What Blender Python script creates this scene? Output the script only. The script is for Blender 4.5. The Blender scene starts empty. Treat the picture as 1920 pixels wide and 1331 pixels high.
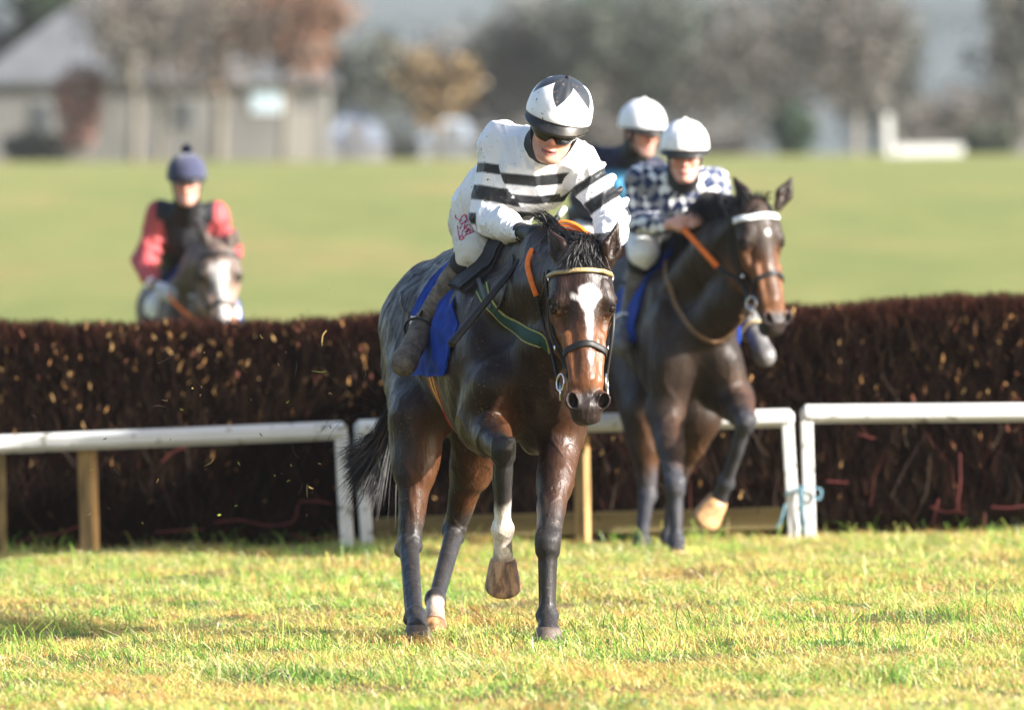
import bpy, math, random
import numpy as np
from mathutils import Vector, Matrix
from mathutils.bvhtree import BVHTree

# ------------------------------------------------------------------ camera, light, exposure
C = bpy.context.scene.collection
scene = bpy.context.scene
R = math.radians
FPX = 17900.0            # focal length in pixels of a 1920 wide frame
CAMH = 1.615             # camera height
HOR = 454.0              # row of the eye-level line in the 1920x1331 frame
PITCH = math.atan((665.5 - HOR) / FPX)
D1 = 38.5                # distance of the leading horse
cam = bpy.data.cameras.new('camera')
cam_o = bpy.data.objects.new('camera', cam); C.objects.link(cam_o)
cam_o.location = (0, 0, CAMH)
cam_o.rotation_euler = (math.pi/2 - PITCH, 0, 0)
cam.sensor_width = 36; cam.lens = 36 * FPX / 1920
cam.clip_start = 0.5; cam.clip_end = 6000
cam.dof.use_dof = True; cam.dof.focus_distance = 38.25
cam.dof.aperture_fstop = cam.lens / 1000 / 0.094
scene.camera = cam_o

SUN_AZ, SUN_EL = R(66), R(24)      # azimuth to the right of the line from subject to camera
sun_dir = Vector((math.sin(SUN_AZ)*math.cos(SUN_EL), -math.cos(SUN_AZ)*math.cos(SUN_EL), math.sin(SUN_EL)))
w = bpy.data.worlds.new('World'); scene.world = w; w.use_nodes = True
nt = w.node_tree; bg = nt.nodes['Background']
sky = nt.nodes.new('ShaderNodeTexSky'); sky.sky_type = 'NISHITA'; sky.sun_disc = False
sky.sun_elevation = SUN_EL; sky.sun_rotation = math.pi - SUN_AZ
sky.air_density = 1.0; sky.dust_density = 2.5; sky.ozone_density = 1.0
nt.links.new(sky.outputs[0], bg.inputs[0]); bg.inputs[1].default_value = 0.09
sl = bpy.data.lights.new('sun', 'SUN'); sl.energy = 5.0; sl.angle = R(1.2); sl.color = (1.0, 0.965, 0.91)
so = bpy.data.objects.new('sun', sl); C.objects.link(so)
so.rotation_euler = sun_dir.to_track_quat('Z', 'Y').to_euler()
so.location = sun_dir * 60
scene.view_settings.view_transform = 'Standard'; scene.view_settings.look = 'None'
scene.view_settings.exposure = 1.72; scene.view_settings.gamma = 1

# ------------------------------------------------------------------ helpers
cp, sp = math.cos(PITCH), math.sin(PITCH)
def at(px, py, d):
    """world point at distance d seen at pixel (px,py) of the 1920x1331 photograph"""
    vx = (px - 960) / FPX; vy = -(py - 665.5) / FPX
    y = cp + vy*sp; z = -sp + vy*cp
    return np.array([vx/y*d, d, CAMH + z/y*d])
def nz(v): v = np.asarray(v, float); return v/np.linalg.norm(v)
def ground_z(x, y):
    x = np.asarray(x, float); y = np.asarray(y, float)
    near = 0.021*(x - 0.15)
    q = np.clip((y - 60)/225, 0, 1); rise = 4.12*q**1.12 + 0.0035*np.maximum(y - 285, 0)
    t = np.clip((y - 50)/25, 0, 1)
    u = np.clip((np.abs(x) - 6)/20, 0, 1)
    return near*(1 - u)*(1 - 0.7*t) + rise + 0.012*x*t*(1-u)*0.6
def smooth(e0, e1, x):
    t = np.clip((x - e0)/(e1 - e0), 0, 1); return t*t*(3 - 2*t)

WL = {}
def thing(name, label, cat, loc, group=None):
    o = bpy.data.objects.new(name, None); C.objects.link(o)
    o.empty_display_size = 0.2
    o.location = [float(v) for v in loc]; WL[o] = np.asarray(loc, float)
    o['label'] = label; o['category'] = cat
    if group: o['group'] = group
    return o
def tag(o, label=None, cat=None, group=None, kind=None):
    if label: o['label'] = label
    if cat: o['category'] = cat
    if group: o['group'] = group
    if kind: o['kind'] = kind
    return o
def mesh_np(name, V, quads=None, tris=None, smooth_shade=True, col=None, mats=None, fmat=None, loc=(0, 0, 0)):
    V = np.asarray(V, np.float32) - np.asarray(loc, np.float32)
    me = bpy.data.meshes.new(name)
    nq = 0 if quads is None else len(quads); ntr = 0 if tris is None else len(tris)
    me.vertices.add(len(V)); me.vertices.foreach_set('co', V.ravel())
    lv = []
    if nq: lv.append(np.asarray(quads, np.int32).ravel())
    if ntr: lv.append(np.asarray(tris, np.int32).ravel())
    lv = np.concatenate(lv)
    me.loops.add(len(lv)); me.loops.foreach_set('vertex_index', lv)
    me.polygons.add(nq + ntr)
    st = np.concatenate([np.arange(nq)*4, nq*4 + np.arange(ntr)*3]).astype(np.int32)
    me.polygons.foreach_set('loop_start', st)
    if fmat is not None: me.polygons.foreach_set('material_index', np.asarray(fmat, np.int32))
    me.update(calc_edges=True); me.validate()
    me.polygons.foreach_set('use_smooth', np.full(nq + ntr, smooth_shade))
    if col is not None:
        a = me.color_attributes.new('Col', 'FLOAT_COLOR', 'POINT')
        c4 = np.ones((len(V), 4), np.float32); c4[:, :3] = col
        a.data.foreach_set('color', c4.ravel())
    for m in (mats or []): me.materials.append(m)
    return me
def obj(name, V, quads=None, tris=None, mat=None, parent=None, smooth_shade=True, col=None, origin=None, fmat=None):
    """one mesh object; parts keep their shape in the thing's own space"""
    loc = WL[parent] if parent is not None else (np.zeros(3) if origin is None else np.asarray(origin, float))
    mats = mat if isinstance(mat, (list, tuple)) else ([mat] if mat else [])
    me = mesh_np(name, V, quads, tris, smooth_shade, col, mats, fmat, loc)
    o = bpy.data.objects.new(name, me); C.objects.link(o)
    if parent is not None: o.parent = parent
    else: o.location = [float(v) for v in loc]
    WL[o] = np.asarray(loc, float)
    return o

class MB:
    """collects shapes that make up one mesh"""
    def __init__(s): s.V = []; s.Q = []; s.T = []; s.n = 0; s.C = []
    def add(s, V, Q=None, T=None, col=None):
        V = np.asarray(V, float)
        if Q is not None and len(Q): s.Q.append(np.asarray(Q, int) + s.n)
        if T is not None and len(T): s.T.append(np.asarray(T, int) + s.n)
        s.V.append(V); s.n += len(V)
        s.C.append(np.tile(np.asarray(col if col is not None else (1, 1, 1), float), (len(V), 1)) if np.ndim(col) < 2 else np.asarray(col))
        return s
    def box(s, c, size, rot=None, col=None, bev=0.0):
        h = np.asarray(size)/2
        b = min(bev, *(h*0.9)) if bev else 0
        if b:
            P = []
            for sx in (-1, 1):
                for sy in (-1, 1):
                    for sz in (-1, 1):
                        for k in range(3):
                            p = h - b; p = p.copy(); p[k] = h[k]
                            P.append(p*np.array([sx, sy, sz]))
            P = np.array(P)
            import bmesh as _b
            bm = _b.new()
            for p in P: bm.verts.new(p)
            _b.ops.convex_hull(bm, input=bm.verts[:])
            bm.verts.ensure_lookup_table(); bm.verts.index_update()
            T = [[v.index for v in f.verts] for f in bm.faces]
            V = np.array([v.co[:] for v in bm.verts]); bm.free()
            if rot is not None: V = V @ np.asarray(rot).T
            return s.add(V + np.asarray(c), None, T, col)
        V = np.array([[x, y, z] for x in (-1, 1) for y in (-1, 1) for z in (-1, 1)])*h
        if rot is not None: V = V @ np.asarray(rot).T
        Q = [[0, 1, 3, 2], [4, 6, 7, 5], [0, 4, 5, 1], [2, 3, 7, 6], [0, 2, 6, 4], [1, 5, 7, 3]]
        return s.add(V + np.asarray(c), Q, None, col)
    def tube(s, P, r, n=8, col=None, cap=True, flat=1.0, up=None):
        V, Q, T = tube(P, r, n, cap, flat, up); return s.add(V, Q, T, col)
    def beam(s, a, b, wd, ht, col=None, up=(0, 0, 1), bev=0.0):
        a = np.asarray(a, float); b = np.asarray(b, float); d = b - a; L = np.linalg.norm(d); d /= L
        side = nz(np.cross(d, up)); u2 = np.cross(side, d)
        return s.box((a + b)/2, (L, wd, ht), np.array([d, side, u2]).T, col, bev)
    def build(s, name, mat, parent=None, smooth_shade=True, use_col=False, origin=None):
        V = np.concatenate(s.V); Q = np.concatenate(s.Q) if s.Q else None; T = np.concatenate(s.T) if s.T else None
        return obj(name, V, Q, T, mat, parent, smooth_shade, np.concatenate(s.C) if use_col else None, origin)

def spline(P, n):
    """Catmull-Rom through P, n samples"""
    P = np.asarray(P, float)
    if len(P) == 2: return P[0] + (P[1]-P[0])*np.linspace(0, 1, n)[:, None]
    Q = np.vstack([2*P[0]-P[1], P, 2*P[-1]-P[-2]])
    t = np.linspace(0, len(P)-1 - 1e-9, n); i = t.astype(int); f = (t - i)[:, None]
    a, b, c, d = Q[i], Q[i+1], Q[i+2], Q[i+3]
    return 0.5*((2*b) + (-a+c)*f + (2*a-5*b+4*c-d)*f**2 + (-a+3*b-3*c+d)*f**3)
def tube(P, r, n=8, cap=True, flat=1.0, up=None):
    P = np.asarray(P, float); m = len(P); r = np.broadcast_to(np.asarray(r, float), (m,))
    T = np.gradient(P, axis=0); T /= np.linalg.norm(T, axis=1)[:, None] + 1e-12
    a = np.array([0, 0, 1.0]) if up is None else np.asarray(up, float)
    if up is None and abs(T[0] @ a) > 0.9: a = np.array([1.0, 0, 0])
    N = []; v = nz(a - (a @ T[0])*T[0])
    for k in range(m):
        v = v - (v @ T[k])*T[k]; v = v/(np.linalg.norm(v)+1e-12); N.append(v)
    N = np.array(N); B = np.cross(T, N)
    th = np.linspace(0, 2*np.pi, n, endpoint=False)
    V = P[:, None] + r[:, None, None]*(np.cos(th)[None, :, None]*N[:, None]*flat + np.sin(th)[None, :, None]*B[:, None])
    V = V.reshape(-1, 3); Q = []
    for k in range(m-1):
        for j in range(n):
            j2 = (j+1) % n; Q.append([k*n+j, k*n+j2, (k+1)*n+j2, (k+1)*n+j])
    Tr = []
    if cap:
        V = np.vstack([V, P[0], P[-1]])
        for j in range(n):
            j2 = (j+1) % n; Tr.append([m*n, j2, j]); Tr.append([m*n+1, (m-1)*n+j, (m-1)*n+j2])
    return V, Q, Tr
def lathe(profile, axis_o, axis_d, xdir, n=24, sq=1.0):
    """profile: list of (radius, height); turned about axis"""
    d = nz(axis_d); x = nz(np.asarray(xdir) - (np.asarray(xdir) @ d)*d); y = np.cross(d, x)
    th = np.linspace(0, 2*np.pi, n, endpoint=False); V = []; Q = []
    for (r, h) in profile:
        V.append(np.asarray(axis_o) + d*h + r*(np.cos(th)[:, None]*x + sq*np.sin(th)[:, None]*y))
    m = len(profile); V = np.concatenate(V)
    for k in range(m-1):
        for j in range(n):
            j2 = (j+1) % n; Q.append([k*n+j, k*n+j2, (k+1)*n+j2, (k+1)*n+j])
    return V, Q

# smooth implicit bodies: limbs and muscles melted into one continuous skin
class SDF:
    def __init__(s, lo, hi, vox):
        s.lo = np.asarray(lo, float); s.vox = vox
        s.n = np.ceil((np.asarray(hi) - s.lo)/vox).astype(int) + 1
        s.D = np.full(s.n, 9.0, np.float32)
        s.ax = [(s.lo[k] + vox*np.arange(s.n[k])).astype(np.float32) for k in range(3)]
    def _sub(s, lo, hi):
        i0 = np.maximum(np.floor((lo - s.lo)/s.vox).astype(int), 0); i1 = np.minimum(np.ceil((hi - s.lo)/s.vox).astype(int)+1, s.n)
        if (i1 <= i0).any(): return None
        sl_ = tuple(slice(a, b) for a, b in zip(i0, i1))
        X = s.ax[0][sl_[0]][:, None, None]; Y = s.ax[1][sl_[1]][None, :, None]; Z = s.ax[2][sl_[2]][None, None, :]
        return sl_, X, Y, Z
    def _mix(s, sl_, d, k, cut):
        a = s.D[sl_]
        if cut:
            d = -d
            h = np.maximum(k - np.abs(a - d), 0)/k
            s.D[sl_] = np.maximum(a, d) + h*h*k*0.25
        else:
            h = np.maximum(k - np.abs(a - d), 0)/k
            s.D[sl_] = np.minimum(a, d) - h*h*k*0.25
    def cone(s, a, b, ra, rb, k=0.03, cut=False, flat=None):
        """tapered capsule; flat=(dir, f) squeezes it along dir by f<1"""
        a = np.asarray(a, float); b = np.asarray(b, float); m = max(ra, rb) + k + 3*s.vox
        g = s._sub(np.minimum(a, b) - m, np.maximum(a, b) + m)
        if g is None: return s
        sl_, X, Y, Z = g
        X = X - a[0]; Y = Y - a[1]; Z = Z - a[2]; ab = b - a
        L2 = max(ab @ ab, 1e-9)
        t = np.clip((X*ab[0] + Y*ab[1] + Z*ab[2])/L2, 0, 1)
        dx = X - t*ab[0]; dy = Y - t*ab[1]; dz = Z - t*ab[2]
        if flat is not None:
            f = nz(flat[0]); e = dx*f[0] + dy*f[1] + dz*f[2]; q = (1/flat[1] - 1)*e
            dx = dx + q*f[0]; dy = dy + q*f[1]; dz = dz + q*f[2]
        d = np.sqrt(dx*dx + dy*dy + dz*dz) - (ra + t*(rb - ra))
        if flat is not None: d = d*(0.5 + 0.5*flat[1])
        s._mix(sl_, d, k, cut); return s
    def chain(s, P, r, k=0.03, flat=None):
        for i in range(len(P)-1): s.cone(P[i], P[i+1], r[i], r[i+1], k, flat=flat)
        return s
    def ell(s, c, rad, M=None, k=0.03, cut=False):
        c = np.asarray(c, float); rad = np.asarray(rad, float); m = rad.max() + k + 3*s.vox
        g = s._sub(c - m, c + m)
        if g is None: return s
        sl_, X, Y, Z = g
        X = X - c[0]; Y = Y - c[1]; Z = Z - c[2]
        M = np.eye(3) if M is None else np.asarray(M, float)   # columns: local axes
        q = [X*M[0, j] + Y*M[1, j] + Z*M[2, j] for j in range(3)]
        k0 = np.sqrt(sum((q[j]/rad[j])**2 for j in range(3)))
        k1 = np.sqrt(sum((q[j]/rad[j]**2)**2 for j in range(3))) + 1e-6
        s._mix(sl_, k0*(k0 - 1)/k1, k, cut); return s
    def mesh(s):
        D = s.D; ins = D < 0
        n = s.n - 1
        cnt = np.zeros(n, np.uint8)
        for dx in (0, 1):
            for dy in (0, 1):
                for dz in (0, 1): cnt += ins[dx:n[0]+dx, dy:n[1]+dy, dz:n[2]+dz]
        mask = (cnt > 0) & (cnt < 8); I = np.argwhere(mask)
        idx = np.full(n, -1, np.int32); idx[mask] = np.arange(len(I))
        acc = np.zeros((len(I), 3)); num = np.zeros(len(I))
        corners = [(x, y, z) for x in (0, 1) for y in (0, 1) for z in (0, 1)]
        for a in corners:
            for k in range(3):
                if a[k] == 0:
                    b = list(a); b[k] = 1
                    va = D[I[:, 0]+a[0], I[:, 1]+a[1], I[:, 2]+a[2]]; vb = D[I[:, 0]+b[0], I[:, 1]+b[1], I[:, 2]+b[2]]
                    x = (va < 0) != (vb < 0)
                    t = np.where(x, va/np.where(x, va - vb, 1), 0)
                    p = np.tile(np.array(a, float), (len(I), 1)); p[:, k] += t
                    acc[x] += p[x]; num[x] += 1
        V = s.lo + s.vox*(I + acc/num[:, None])
        Q = []
        for k in range(3):
            i, j = [(1, 2), (2, 0), (0, 1)][k]
            A = [slice(None)]*3; B = [slice(None)]*3
            A[k] = slice(0, -1); B[k] = slice(1, None)
            ch = ins[tuple(A)] != ins[tuple(B)]
            E = np.argwhere(ch)
            ok = (E[:, i] > 0) & (E[:, j] > 0) & (E[:, i] < n[i]) & (E[:, j] < n[j])
            E = E[ok]; f = ins[tuple(E.T)]
            def cell(di, dj):
                c = E.copy(); c[:, i] += di; c[:, j] += dj; return idx[c[:, 0], c[:, 1], c[:, 2]]
            q = np.stack([cell(-1, -1), cell(0, -1), cell(0, 0), cell(-1, 0)], 1)
            q[~f] = q[~f][:, ::-1]; Q.append(q)
        return V, np.concatenate(Q)
    def val(s, P):
        i = np.clip(np.round((P - s.lo)/s.vox).astype(int), 0, s.n - 1); return s.D[i[:, 0], i[:, 1], i[:, 2]]
def relax(V, Q, it=2, lam=0.5):
    """light Laplacian smoothing"""
    for _ in range(it):
        S = np.zeros_like(V); c = np.zeros(len(V))
        for a, b in ((0, 1), (1, 2), (2, 3), (3, 0)):
            for p, q in ((a, b), (b, a)):
                for x in range(3): S[:, x] += np.bincount(Q[:, p], V[Q[:, q], x], len(V))
                c += np.bincount(Q[:, p], minlength=len(V))
        V = V + lam*(S/np.maximum(c, 1)[:, None] - V)
    return V
def vnormals(V, Q):
    n = np.cross(V[Q[:, 2]] - V[Q[:, 0]], V[Q[:, 3]] - V[Q[:, 1]])
    N = np.zeros_like(V)
    for j in range(4):
        for x in range(3): N[:, x] += np.bincount(Q[:, j], n[:, x], len(V))
    return N/(np.linalg.norm(N, axis=1)[:, None] + 1e-12)
_rs = np.random.RandomState(7)
_WV = [(_rs.normal(size=3), _rs.uniform(0, 6.28)) for _ in range(40)]
def wav(P, f, k0=0, n=10):
    """smooth random field, about -1..1"""
    s = 0
    for d, ph in _WV[k0:k0+n]: s = s + np.sin((P @ d)*f + ph + 1.3*np.sin((P @ d[[1, 2, 0]])*f*0.7 + ph*2))
    return s/math.sqrt(n)
def seg_t(P, a, b):
    a = np.asarray(a, float); ab = np.asarray(b, float) - a
    t = (P - a) @ ab/(ab @ ab); tc = np.clip(t, 0, 1)
    return t, np.linalg.norm(P - a - tc[:, None]*ab, axis=1)
def lerp(A, B, m): return A + (np.asarray(B) - A)*np.asarray(m)[:, None]
def rot_to(xa, za):
    """matrix with columns x,y,z; x along xa, z near za"""
    x = nz(xa); z = nz(np.asarray(za) - (np.asarray(za) @ x)*x); return np.array([x, np.cross(z, x), z]).T

# ------------------------------------------------------------------ materials
def node_mat(name, rough=0.6, spec=0.5, metal=0.0):
    m = bpy.data.materials.new(name); m.use_nodes = True
    b = m.node_tree.nodes['Principled BSDF']
    b.inputs['Roughness'].default_value = rough; b.inputs['Specular IOR Level'].default_value = spec; b.inputs['Metallic'].default_value = metal
    return m, m.node_tree, b
def N(nt, t, **kw):
    n = nt.nodes.new(t)
    for k, v in kw.items():
        if k.startswith('i_'):
            key = k[2:].replace('_', ' '); n.inputs[key].default_value = v
        else: setattr(n, k, v)
    return n
def mixc(nt, fac, a, b, mode='MIX'):
    n = nt.nodes.new('ShaderNodeMix'); n.data_type = 'RGBA'; n.blend_type = mode
    for s_, v in ((n.inputs[0], fac), (n.inputs[6], a), (n.inputs[7], b)):
        if isinstance(v, bpy.types.NodeSocket): nt.links.new(v, s_)
        elif isinstance(v, (int, float)): s_.default_value = v
        else: s_.default_value = (*v, 1)
    return n.outputs[2]
def noise(nt, scale, detail=3, rough=0.55, vec=None, dist=0.0, stretch=None):
    n = N(nt, 'ShaderNodeTexNoise'); n.inputs['Scale'].default_value = scale; n.inputs['Detail'].default_value = detail
    n.inputs['Roughness'].default_value = rough; n.inputs['Distortion'].default_value = dist
    if vec is None: vec = N(nt, 'ShaderNodeTexCoord').outputs['Object']
    if stretch is not None:
        mp = N(nt, 'ShaderNodeMapping'); mp.inputs['Scale'].default_value = stretch; nt.links.new(vec, mp.inputs[0]); vec = mp.outputs[0]
    nt.links.new(vec, n.inputs['Vector']); return n.outputs['Fac']
def ramp(nt, fac, stops, interp='LINEAR'):
    r = N(nt, 'ShaderNodeValToRGB'); r.color_ramp.interpolation = interp
    while len(r.color_ramp.elements) < len(stops): r.color_ramp.elements.new(0.5)
    for e, (p, c) in zip(r.color_ramp.elements, stops):
        e.position = p; e.color = (*c, 1) if len(c) == 3 else c
    nt.links.new(fac, r.inputs[0]); return r.outputs[0]
def bump(nt, b, h, strength, dist=0.01):
    n = N(nt, 'ShaderNodeBump'); n.inputs['Strength'].default_value = strength; n.inputs['Distance'].default_value = dist
    nt.links.new(h, n.inputs['Height']); nt.links.new(n.outputs[0], b.inputs['Normal']); return n
def surf(name, color=None, rough=0.6, spec=0.5, metal=0.0, var=0.25, vscale=20, bmp=0.0, bscale=120, bdist=0.004, sheen=0.0, mud=0.0, attr=False,
         rvar=0.0, subs=0.0, transl=0.0, stretch=None, mudscale=60, mudcol=(0.07, 0.045, 0.03)):
    """general surface: own colour with mottling, fine relief, optional mud flecks"""
    m, nt, b = node_mat(name, rough, spec, metal)
    if attr:
        a = N(nt, 'ShaderNodeAttribute', attribute_name='Col'); base = a.outputs['Color']
    else:
        rgb = N(nt, 'ShaderNodeRGB'); rgb.outputs[0].default_value = (*color, 1); base = rgb.outputs[0]
    nf = noise(nt, vscale, 4, 0.6, stretch=stretch)
    lo, hi = 1 - var, 1 + var
    v = ramp(nt, nf, [(0.3, (lo, lo, lo)), (0.7, (hi, hi, hi))])
    base = mixc(nt, 1.0, base, v, 'MULTIPLY')
    if mud:
        mf = noise(nt, mudscale, 2, 0.5)
        mm = ramp(nt, mf, [(0.68 - mud*0.1, (0, 0, 0)), (0.71 - mud*0.1, (1, 1, 1))])
        big = noise(nt, 7, 2, 0.5)
        mm2 = ramp(nt, big, [(0.36, (0, 0, 0)), (0.5, (1, 1, 1))])
        fm = mixc(nt, 1.0, mm, mm2, 'MULTIPLY')
        base = mixc(nt, fm, base, mudcol)
    nt.links.new(base, b.inputs['Base Color'])
    if bmp:
        bump(nt, b, noise(nt, bscale, 4, 0.6, stretch=stretch), bmp, bdist)
    if sheen: b.inputs['Sheen Weight'].default_value = sheen
    if rvar:
        rr = ramp(nt, noise(nt, vscale*0.6, 3, 0.5), [(0.3, (rough - rvar,)*3), (0.7, (rough + rvar,)*3)]); nt.links.new(rr, b.inputs['Roughness'])
    if subs:
        b.inputs['Subsurface Weight'].default_value = subs; b.inputs['Subsurface Radius'].default_value = (0.012, 0.005, 0.003); b.inputs['Subsurface Scale'].default_value = 1
    if transl:
        out = nt.nodes['Material Output']; tr = N(nt, 'ShaderNodeBsdfTranslucent'); nt.links.new(base, tr.inputs[0])
        mx = N(nt, 'ShaderNodeMixShader'); mx.inputs[0].default_value = transl
        nt.links.new(b.outputs[0], mx.inputs[1]); nt.links.new(tr.outputs[0], mx.inputs[2]); nt.links.new(mx.outputs[0], out.inputs[0])
    return m
# ------------------------------------------------------------------ ground and turf
def grid_sheet(xs, ys, zf):
    X, Y = np.meshgrid(xs, ys, indexing='ij'); V = np.stack([X, Y, zf(X, Y)], -1).reshape(-1, 3); n = len(ys)
    i, j = np.meshgrid(np.arange(len(xs)-1), np.arange(n-1), indexing='ij'); a = (i*n + j).ravel()
    return V, np.stack([a, a+n, a+n+1, a+1], 1)
m, nt, b = node_mat('turf', .9, .2)
co = N(nt, 'ShaderNodeTexCoord').outputs['Object']
near_c = ramp(nt, noise(nt, 2.2, 5, .65, co), [(.3, (.06, .08, .02)), (.5, (.12, .10, .035)), (.7, (.17, .105, .045))])
far_c = ramp(nt, noise(nt, .28, 5, .65, co, stretch=(1, .16, 1)), [(.32, (.138, .165, .044)), (.5, (.172, .184, .052)), (.60, (.195, .186, .058)), (.72, (.25, .19, .068))])
far_d = ramp(nt, noise(nt, .9, 4, .7, co), [(.3, (.8,)*3), (.7, (1.2,)*3)])
far_c = mixc(nt, 1, far_c, far_d, 'MULTIPLY')
sx = N(nt, 'ShaderNodeSeparateXYZ'); nt.links.new(co, sx.inputs[0])
mr = N(nt, 'ShaderNodeMapRange'); nt.links.new(sx.outputs[1], mr.inputs[0]); mr.inputs[1].default_value = 51; mr.inputs[2].default_value = 55
nt.links.new(mixc(nt, mr.outputs[0], near_c, far_c), b.inputs['Base Color'])
bump(nt, b, noise(nt, 60, 4, .7, co), .6, .03)
M_turf = m
_xs = np.unique(np.concatenate([np.linspace(-700, -30, 18), np.linspace(-30, -7, 16), np.linspace(-7, 7, 161), np.linspace(7, 30, 16), np.linspace(30, 700, 18)]))
_ys = np.unique(np.concatenate([np.linspace(-20, 28, 13), np.linspace(28, 56, 260), np.linspace(56, 120, 40), np.linspace(120, 480, 60), np.linspace(480, 2500, 20)]))
def lumps(x, y): return ground_z(x, y) + np.where((y < 56) & (np.abs(x) < 7), .009*(np.sin(x*3.1 + y*1.3) + np.sin(x*1.7 - y*2.2 + 1) + 1.1*np.sin(x*7 + 2*np.sin(y*3)) + .9*np.sin(x*11.3 - y*6 + 2*np.sin(x*4.1))), 0)
V, Q = grid_sheet(_xs, _ys, lumps)
tag(obj('ground', V, Q, None, M_turf), kind='structure')

def grass_blades(name, n, xr, yr, hr, wr, lean, cols, seed, flat=0.0, mat=None, parent=None, dens=None):
    rs = np.random.RandomState(seed)
    x = rs.uniform(*xr, n); y = yr[0] + (yr[1] - yr[0])*rs.uniform(0, 1, n)
    P0 = np.stack([x, y, np.zeros(n)], 1)
    fld = wav(P0, 2.3, 3)*.4 + wav(P0, 6.5, 14)*.5 + wav(P0, 15, 24)*.45
    if dens is not None:
        keep = dens(P0, fld, rs); P0 = P0[keep]; fld = fld[keep]; n = len(P0)
    P0[:, 2] = lumps(P0[:, 0], P0[:, 1]) - .004
    h = rs.uniform(*hr, n)*(1 + .35*wav(P0, 3.7, 22)); wd = rs.uniform(*wr, n)
    az = rs.uniform(0, 2*np.pi, n); d = np.stack([np.cos(az), np.sin(az), 0*az], 1)
    ln = np.abs(rs.normal(0, lean, n))[:, None]*h[:, None]*d + np.array([-.25, .1, 0])*h[:, None]*lean
    if flat: h = h*(1 - flat*rs.uniform(.6, 1, n))
    up = np.stack([0*h, 0*h, h], 1)
    a2 = rs.uniform(0, 2*np.pi, n); sd_ = np.stack([np.cos(a2), np.sin(a2)*.4, 0*a2], 1)*wd[:, None]/2
    l2 = ln + np.stack([rs.normal(0, .25, n), rs.normal(0, .25, n), 0*h], 1)*h[:, None]
    m1 = P0 + up*.5 + ln*.25; m2 = P0 + up*.85 + ln*.6 + (l2 - ln)*.5; tip = P0 + up*rs.uniform(.55, 1.05, n)[:, None] + l2
    V = np.stack([P0 - sd_, P0 + sd_, m1 + sd_*.9, m1 - sd_*.9, m2 + sd_*.65, m2 - sd_*.65, tip], 1).reshape(-1, 3)
    k = np.arange(n)[:, None]*7
    Q = np.vstack([k + np.array([0, 1, 2, 3]), k + np.array([3, 2, 4, 5])]); T = k + np.array([5, 4, 6])
    pick = np.clip((fld + rs.normal(0, .55, n) + 1.2)/2.4, 0, .999)*(len(cols) - 1); i = pick.astype(int); f = (pick - i)[:, None]
    ca = np.asarray(cols)[i]*(1 - f) + np.asarray(cols)[i+1]*f; ca = ca*rs.uniform(.6, 1.4, (n, 1))
    col = np.repeat(ca, 7, 0)
    return tag(obj(name, V, Q, T, mat, None, False, col), kind='stuff')
M_grass = surf('grass blades', rough=.38, spec=.55, var=.1, vscale=3, attr=True, transl=.35)
_gc = [(.045, .135, .013), (.105, .27, .028), (.21, .40, .050), (.39, .49, .085), (.60, .54, .14), (.70, .53, .19), (.42, .23, .065)]
grass_blades('grass', 400000, (-4.4, 4.6), (31.2, 51.5), (.018, .048), (.0022, .0044), 1.5, _gc, 21, mat=M_grass)
grass_blades('dead_grass', 130000, (-4.4, 4.6), (31.2, 51.6), (.05, .13), (.0022, .0045), 1.3, [(.66, .55, .22), (.80, .70, .40), (.50, .33, .11), (.24, .13, .04)], 22, flat=.70, mat=M_grass,
             dens=lambda P, f, rs: rs.uniform(-1.2, 1.4, len(P)) < wav(P, 3.2, 7)*.9 + wav(P, 9, 17)*.5)
grass_blades('long_grass', 26000, (-4.6, 4.8), (36, 51.4), (.05, .13), (.003, .0055), .55, _gc[0:5], 23, mat=M_grass, dens=lambda P, f, rs: rs.uniform(-.6, 1.6, len(P)) < wav(P, 2.6, 9)*.8 + np.clip(P[:, 1] - 50.4, -.2, 2))
_tuft = lambda P, f, rs: (wav(P, 4.3, 11)*.6 + wav(P, 13, 2)*.6) > .95 + .25*rs.normal(size=len(P))
grass_blades('brown_tufts', 250000, (-4.4, 4.6), (31.2, 51.5), (.03, .075), (.0022, .0042), 1.5, [(.22, .10, .03), (.42, .21, .055), (.58, .33, .09), (.70, .48, .18)], 24, mat=M_grass, dens=_tuft)

for i_, (px_, dd_) in enumerate(((1028, -.06), (781, .34), (815, .82))):       # grass standing round the planted hooves
    x_ = at(px_, 1200, D1 + dd_)[0]; grass_blades('grass_round_hoof', 200, (x_ - .10, x_ + .10), (D1 + dd_ - .20, D1 + dd_ + .08), (.025, .055), (.003, .005), .9, _gc, 61 + i_, mat=M_grass)

# ------------------------------------------------------------------ birch fence with guard rails
FY = 51.15
def fence_top(x): return ground_z(x, FY) + 1.312 + .012*np.sin(x*2.1 + 1) + .008*np.sin(x*6.3) + .006*np.sin(x*17 + np.sin(x*5)*2) + .03*smooth(1.2, 2.6, x) - .03*smooth(.6, -2.6, x)
fence = thing('birch_fence', 'long steeplechase fence of packed dark birch twigs across the course', 'fence', (0, FY, 0))
rs = np.random.RandomState(31)
X0, X1 = -4.6, 5.0
n = 160; xs = np.linspace(X0, X1, n); prof = [(.04, 0.0), (.02, .3), (.0, .7), (.02, 1.0), (.08, 1.18), (.2, 1.24), (.42, 1.25), (.55, 1.18), (.6, .8), (.6, 0.0)]
V = np.array([[x, FY + .03 + p[0], ground_z(x, FY) - .05 + p[1]*(fence_top(x) - ground_z(x, FY))/1.275*1.0] for x in xs for p in prof])
k = len(prof); i, j = np.meshgrid(np.arange(n-1), np.arange(k-1), indexing='ij'); a = (i*k + j).ravel(); Q = np.stack([a, a+k, a+k+1, a+1], 1)
V = V + np.stack([0*V[:, 0], .02*wav(V, 14, 3), 0*V[:, 0]], 1)
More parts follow.
